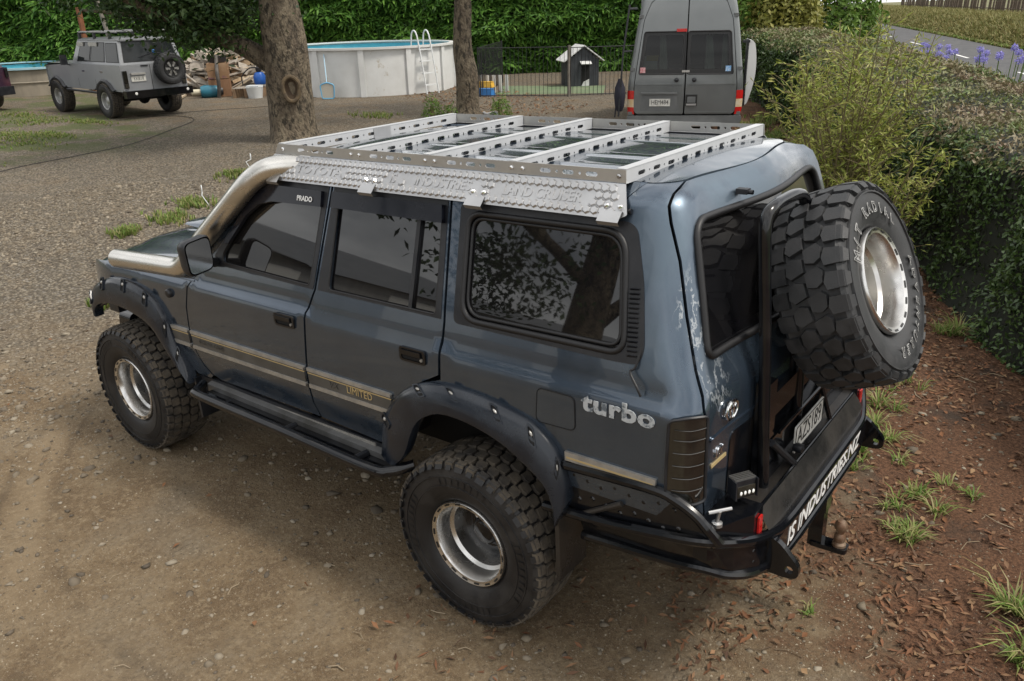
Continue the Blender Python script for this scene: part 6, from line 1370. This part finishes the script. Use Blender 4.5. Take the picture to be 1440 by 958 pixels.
NETM = mat('net_mesh', (.50, .47, .40), (.40, .38, .33), 60, .8); MB().add(hoop+[(p[0]*.9+.02, p[1]*.9-.03, p[2]) for p in hoop], [tuple(range(len(hoop)))]).ob('net_bag', NETM, NET)

# ------------------------------------------------------------------ dog run
BLK = mat('black_steel', (.012, .012, .014), None, rough=.5); FP = mat('fence_post_wood', (.20, .18, .15), (.13, .12, .10), 6, .85)
def fence_panel(a, b, h, label, base=True):
    a = np.array(a); b = np.array(b); e = empty('dog_run_fence', (*a, .29), label=label, cat='fence'); d = b-a; L_ = np.linalg.norm(d); d = d/L_; z = Matrix.Rotation(math.atan2(d[1], d[0]), 3, 'Z')
    for hz_ in (.05, h): MB().tube([z @ Vector((0, 0, hz_)), z @ Vector((L_, 0, hz_))], .012, 5).ob('rail', BLK, e)
    mb = MB()
    for x in np.arange(.06, L_, .115): mb.tube([z @ Vector((x, 0, .02)), z @ Vector((x, 0, h))], .0075, 4, caps=False)
    tag(mb.ob('bars', BLK, e), kind='stuff')
    for x in (0, L_): MB().tube([z @ Vector((x, 0, -.05)), z @ Vector((x, 0, h+.03))], .018, 6).ob('post', BLK, e)
    return e
fence_panel((13.0, -15.05), (10.80, -16.15), 1.30, 'black barred fence panel in front of the dog run, pool side of the wooden post')
fence_panel((10.74, -16.2), (8.6, -18.3), 1.28, 'black barred fence panel running from the wooden post towards the van')
fence_panel((13.1, -15.1), (15.2, -18.9), 1.30, 'black barred fence panel at the pool end of the dog run')
po = MB().tube([(0, 0, 0), (.02, 0, .7), (0, 0, 1.36)], [.045, .04, .04], 8).ob('fence_post', FP, None, smooth=True); po.location = (10.77, -16.17, .27); tag(po, 'grey wooden post between two black fence panels', 'post')
tf = ob('artificial_turf', [(13.0, -15.75, .306), (10.35, -17.3, .306), (11.5, -19.3, .306), (14.5, -17.9, .306)], [(3, 2, 1, 0)], mat('faded_turf', (.10, .15, .075), (.15, .17, .10), 2.5, .9, bump=.4, bscale=40)); tag(tf, 'faded green artificial turf mat inside the dog run', 'mat')
DH = empty('dog_house', (12.35, -19.15, .29), math.radians(138), 'dark dog house with white roof standing on the turf', 'dog house'); DW = mat('dark_grey_boards', (.030, .034, .040), (.045, .05, .056), 5, .6); WR = mat('white_painted_roof', (.68, .68, .67), (.55, .55, .54), 4, .5)
# local x points to the yard (front gable), y across
mb = MB()
for i in range(9):
    y = -.44+i*.11; h = .78+.36*(1-abs(y)/.5)
    if abs(y-.06) < .15: MB().box((.42, y, .62+(h-.62)/2), (.03, .102, h-.62)).ob('wall_board', DW, DH)
    else: MB().box((.42, y, h/2), (.03, .102, h)).ob('wall_board', DW, DH)
for i in range(8):
    for s in (1, -1): MB().box((.36-i*.105, s*.47, .40), (.098, .03, .80)).ob('wall_board', DW, DH)
MB().box((-.02, 0, .38), (.80, .86, .74)).prism([(-.44, .75), (.44, .75), (0, 1.08)], .80, 'yz', 0).ob('inner_shell', HOLE, DH)
for s in (1, -1):
    M = Matrix.Rotation(-s*.62, 3, 'X')
    MB().box((0, s*.32, .97), (1.05, .78, .03), M=M).ob('roof_panel', WR, DH)
MB().box((.50, .06, .70), (.16, .34, .02), M=Matrix.Rotation(.5, 3, 'Y')).ob('door_awning', WR, DH); MB().box((.445, .06, .31), (.012, .25, .60)).ob('doorway', HOLE, DH); MB().prism([(-.06, .02), (.18, .02), (.18, .22), (.0, .14)], .02, 'yz', .46).ob('door_flap', WR, DH)
for i in range(5):
    o = MB().box((0, 0, .25), (.10, .02, .5)).ob('plastic_picket', WP, None); o.location = (13.75-.16*i, -16.0-.10*i, .29); tag(o, 'white plastic picket of the little play fence behind the slim tree', 'picket', 'white play fence pickets')
for nm, loc, d, m_, l in (('toy_car', (13.5, -15.9, .55), (.5, .3, .14), mat('yellow_plastic', (.62, .36, .04), None, rough=.4), 'yellow plastic toy on the play fence behind the slim tree'), ('plastic_tub', (13.15, -15.45, .38), (.5, .34, .18), bpy.data.materials['blue_plastic'], 'blue plastic tub on the ground behind the slim tree')):
    mb = MB().box((0, 0, 0), d, .3, taper=.8).box((0, 0, d[2]*.55), (d[0]*.86, d[1]*.8, d[2]*.12), .3); o = mb.ob(nm, m_, None); o.location = loc; tag(o, l, 'toy' if nm == 'toy_car' else 'tub')
o = MB().tube(smoothline([(9.95, -11.95, .31), (10.1, -12.05, .36), (10.3, -12.0, .32), (10.5, -12.1, .33)], 14), .035, 6).ob('drain_pipe_end', mat('grey_pvc', (.42, .43, .44), None, rough=.5), None, smooth=True); tag(o, 'short grey plastic pipe lying at the foot of the slim tree', 'pipe')

# ------------------------------------------------------------------ firewood and scrap
FW = [mat('split_pine_a', (.42, .31, .19), (.30, .21, .13), 9, .85, bump=.3), mat('split_pine_b', (.52, .43, .31), (.40, .32, .22), 8, .85, bump=.3), mat('split_pine_c', (.29, .19, .11), (.20, .13, .08), 9, .85, bump=.3), mat('grey_firewood', (.36, .32, .27), (.25, .22, .18), 9, .85, bump=.3)]
logs = []
for k in range(4):
    w = .10+.02*k; sec = [[(-w, -.05), (w, -.06), (.2*w, .08)], [(-w, -.05), (w*.9, -.05), (w*.7, .06), (-w*.6, .07)], [(-w*.8, -.03), (w, -.05), (w*.6, .05), (-w*.3, .08)], [(-w, -.03), (w, -.03), (w, .03), (-w, .03)]][k]
    mb = MB().prism(sec, .42 if k < 3 else .9, 'yz', 0); o = mb.ob('firewood_log', FW[k]); logs.append(o.data); bpy.data.objects.remove(o)
mound_c = np.array((21.6, -12.75)); wr = np.array((-.79, -.61)); wf = np.array((-.61, .79))
mv = []; 
for i in range(11):
    for j in range(7):
        a = -1+2*i/10; b = -1+2*j/6; h = 1.10*max(0, 1-a*a)*max(0, 1-b*b)**.8; p = mound_c+wr*a*1.55+wf*b*1.0; mv.append((p[0], p[1], .27+h))
o = ob('bark_heap', mv, [(i*7+j, i*7+j+1, (i+1)*7+j+1, (i+1)*7+j) for i in range(10) for j in range(6)], mat('bark_heap_soil', (.10, .07, .045), (.05, .035, .025), 7, .95, bump=.6), smooth=True); fix_normals(o.data); tag(o, 'low heap of bark and wood scraps under the firewood', 'heap', kind='stuff')
lmats = FW
for i in range(190):
    a, b = random.uniform(-1.0, 1.0), random.uniform(-.25, .95); h = 1.12*max(0, 1-a*a)*max(0, 1-b*b)**.8; p = mound_c+wr*a*1.55+wf*b*1.0; k = random.choice((0, 1, 1, 2, 3, 3, 3)) if i > 24 else 3
    o = link('firewood_log', logs[k]); o.location = (p[0], p[1], .33+h+random.uniform(-.03, .07)); o.rotation_euler = (random.uniform(0, 6.28), random.uniform(-.5, .5), random.uniform(-.2, 1.4) if i > 24 else random.uniform(.3, .9)); s = random.uniform(.6, 1.1); o.scale = (s*1.15, s*.75, s*.85)
    tag(o, 'split pale log lying loose on the firewood heap by the silver grey wagon', 'firewood', 'split firewood logs on the heap')
for loc, r_, l, lab in (((21.2, -12.3, 1.25), (.0, -.75, 2.2), 1.3, 'long thin branch poking up from the top of the firewood heap'), ((19.9, -12.6, .85), (.1, .5, .65), 1.7, 'long bent branch on the tree side of the firewood heap'), ((21.7, -11.3, .34), (0, .02, -.7), 2.6, 'long pale board lying flat in front of the firewood heap')):
    o = MB().box((0, 0, 0), (l, .07, .05)).ob('loose_timber', FW[1]); o.location = loc; o.rotation_euler = r_; tag(o, lab, 'timber')
RUST = mat('heat_stained_steel', (.30, .17, .09), (.42, .28, .17), 2.2, .5, metal=.5, c3=(.16, .06, .16), scale3=1.6, f3=.50)
DR_ = empty('fire_drum', (20.85, -12.05, .29), .9, 'rust and purple heat-stained steel fire box with a black pot on top', 'fire box')
MB().box((0, 0, .27), (.62, .86, .50)).ob('lower_box', mat('rusty_steel', (.33, .19, .11), (.24, .13, .07), 3, .6, metal=.3), DR_); MB().box((0, .0, .76), (.60, .84, .44)).ob('upper_box', RUST, DR_); MB().lathe([(.001, 1.0), (.26, 1.0), (.30, 1.17), (.28, 1.17), (.24, 1.03)], 18).ob('pot', BLK, DR_, smooth=True)
MB().tube(smoothline([(.05, .62, .0), (.0, .66, .40), (.0, .62, .72), (.0, .38, .98), (-.02, .22, 1.2)], 16), .055, 8).ob('flue_pipe', mat('sooty_pipe', (.05, .045, .04), (.10, .085, .07), 8, .7), DR_, smooth=True)
TEAL = mat('teal_enamel', (.02, .13, .19), (.03, .17, .24), 6, .35); TC = empty('teal_canister', (20.75, -11.55, .47), -.55, 'teal canister with cream neck lying on its side before the firewood', 'canister')
MB().lathe([(.001, -.30), (.17, -.29), (.19, -.2), (.19, .15), (.15, .24)], 20, 'y').ob('body', TEAL, TC, smooth=True); MB().lathe([(.09, .22), (.09, .5), (.001, .52)], 14, 'y').ob('neck', mat('cream_plastic', (.52, .48, .36), None, rough=.5), TC, smooth=True); MB().lathe([(.13, -.40), (.16, -.29)], 16, 'y').lathe([(.001, -.41), (.13, -.40)], 16, 'y').ob('base_ring', BLK, TC)
GB = empty('gas_bottle', (19.55, -12.55, .62), label='blue gas bottle with black valve standing on the pallet', cat='gas bottle'); MB().lathe([(.001, 0), (.15, .02), (.18, .08), (.18, .26), (.12, .36), (.05, .38)], 18).ob('body', mat('blue_enamel', (.015, .09, .36), None, rough=.35), GB, smooth=True); MB().lathe([(.05, .36), (.09, .42), (.09, .50), (.04, .56), (.001, .56)], 12).ob('valve', BLK, GB, smooth=True)
MB().tube(smoothline([(0, 0, .5), (.25, .15, .48), (.45, .3, .25), (.42, .32, .0)], 14), .018, 6).ob('hose', BLK, GB, smooth=True)
TB = MB().lathe([(.001, .02), (.20, .0), (.25, .30), (.26, .33), (.24, .33), (.22, .2)], 18).box((0, 0, .33), (.4, .3, .08), .5).ob('white_tub', WP, None, smooth=True); TB.location = (19.25, -12.1, .29); tag(TB, 'white plastic tub with folded cloth beside the tree trunk', 'tub')
PAL = empty('wooden_pallet', (19.75, -12.3, .30), .6, 'small pale wooden pallet under the gas bottle', 'pallet')
for i in range(5): MB().box((0, -.36+i*.18, .27), (.8, .12, .02)).ob('slat', FW[3], PAL)
for x in (-.35, 0, .35): MB().box((x, 0, .13), (.09, .84, .26)).ob('bearer', FW[2], PAL)
# posts behind the parked wagon, cable, pigtail stakes
for nm, loc, top_, r_, m_, l in (('rusty_post', (26.9, -11.2, .2), (.05, 0, 2.75), .10, mat('rust_post', (.20, .075, .03), (.14, .055, .025), 5, .8), 'rusty brown steel post behind the roof of the silver grey wagon'), ('leaning_pole', (27.4, -12.5, .2), (.35, .25, 3.4), .08, FP, 'pale grey timber pole leaning behind the silver grey wagon')):
    o = MB().tube([(0, 0, 0), top_], [r_, r_*.9], 8).ob(nm, m_, None, smooth=True); o.location = loc; tag(o, l, 'post')
cp = [(12.2, -.4), (13.4, -2.5), (13.6, -4.0), (13.9, -5.2), (15.0, -6.7), (16.1, -8.0), (17.2, -8.3), (18.3, -7.8), (17.6, -9.3), (16.9, -10.6), (16.6, -11.6)]; c = smoothline([(x, y, float(gz(x, y))+.015) for x, y in cp], 70)
o = MB().tube(c, .006, 5).ob('black_cable', RUBBER, None, smooth=True); tag(o, 'long black cable snaking over the gravel past the silver grey wagon', 'cable')
for (x, y), (tx, ty, tz), l in (((8.50, -3.15), (8.45, -3.20, .37), 'white pigtail fence stake in the weeds past the bonnet'), ((9.80, -4.85), (9.72, -4.97, .45), 'white pigtail fence stake showing above the steel snorkel')):
    z0 = float(gz(x, y)); pts = [(x-.12, y-.08, z0), (x-.06, y-.03, z0+.15), (tx, ty, tz-.05)]+[(tx+.045*math.cos(a), ty-.045*math.cos(a)*.6, tz+.045*math.sin(a)) for a in np.linspace(-PI/2, 1.3*PI, 12)]
    o = MB().tube(pts, .007, 5).ob('fence_stake', WP, None, smooth=True); tag(o, l, 'stake')
pk_ = MB().box((0, 0, .5), (.16, .10, 1.0)).box((0, .2, .95), (.12, .5, .08)).ob('timber_frame', mat('yellowed_timber', (.30, .22, .09), None, rough=.8), None); pk_.location = (27.0, -8.2, .95); tag(pk_, 'yellowed timber frame behind the low tan pool', 'frame')
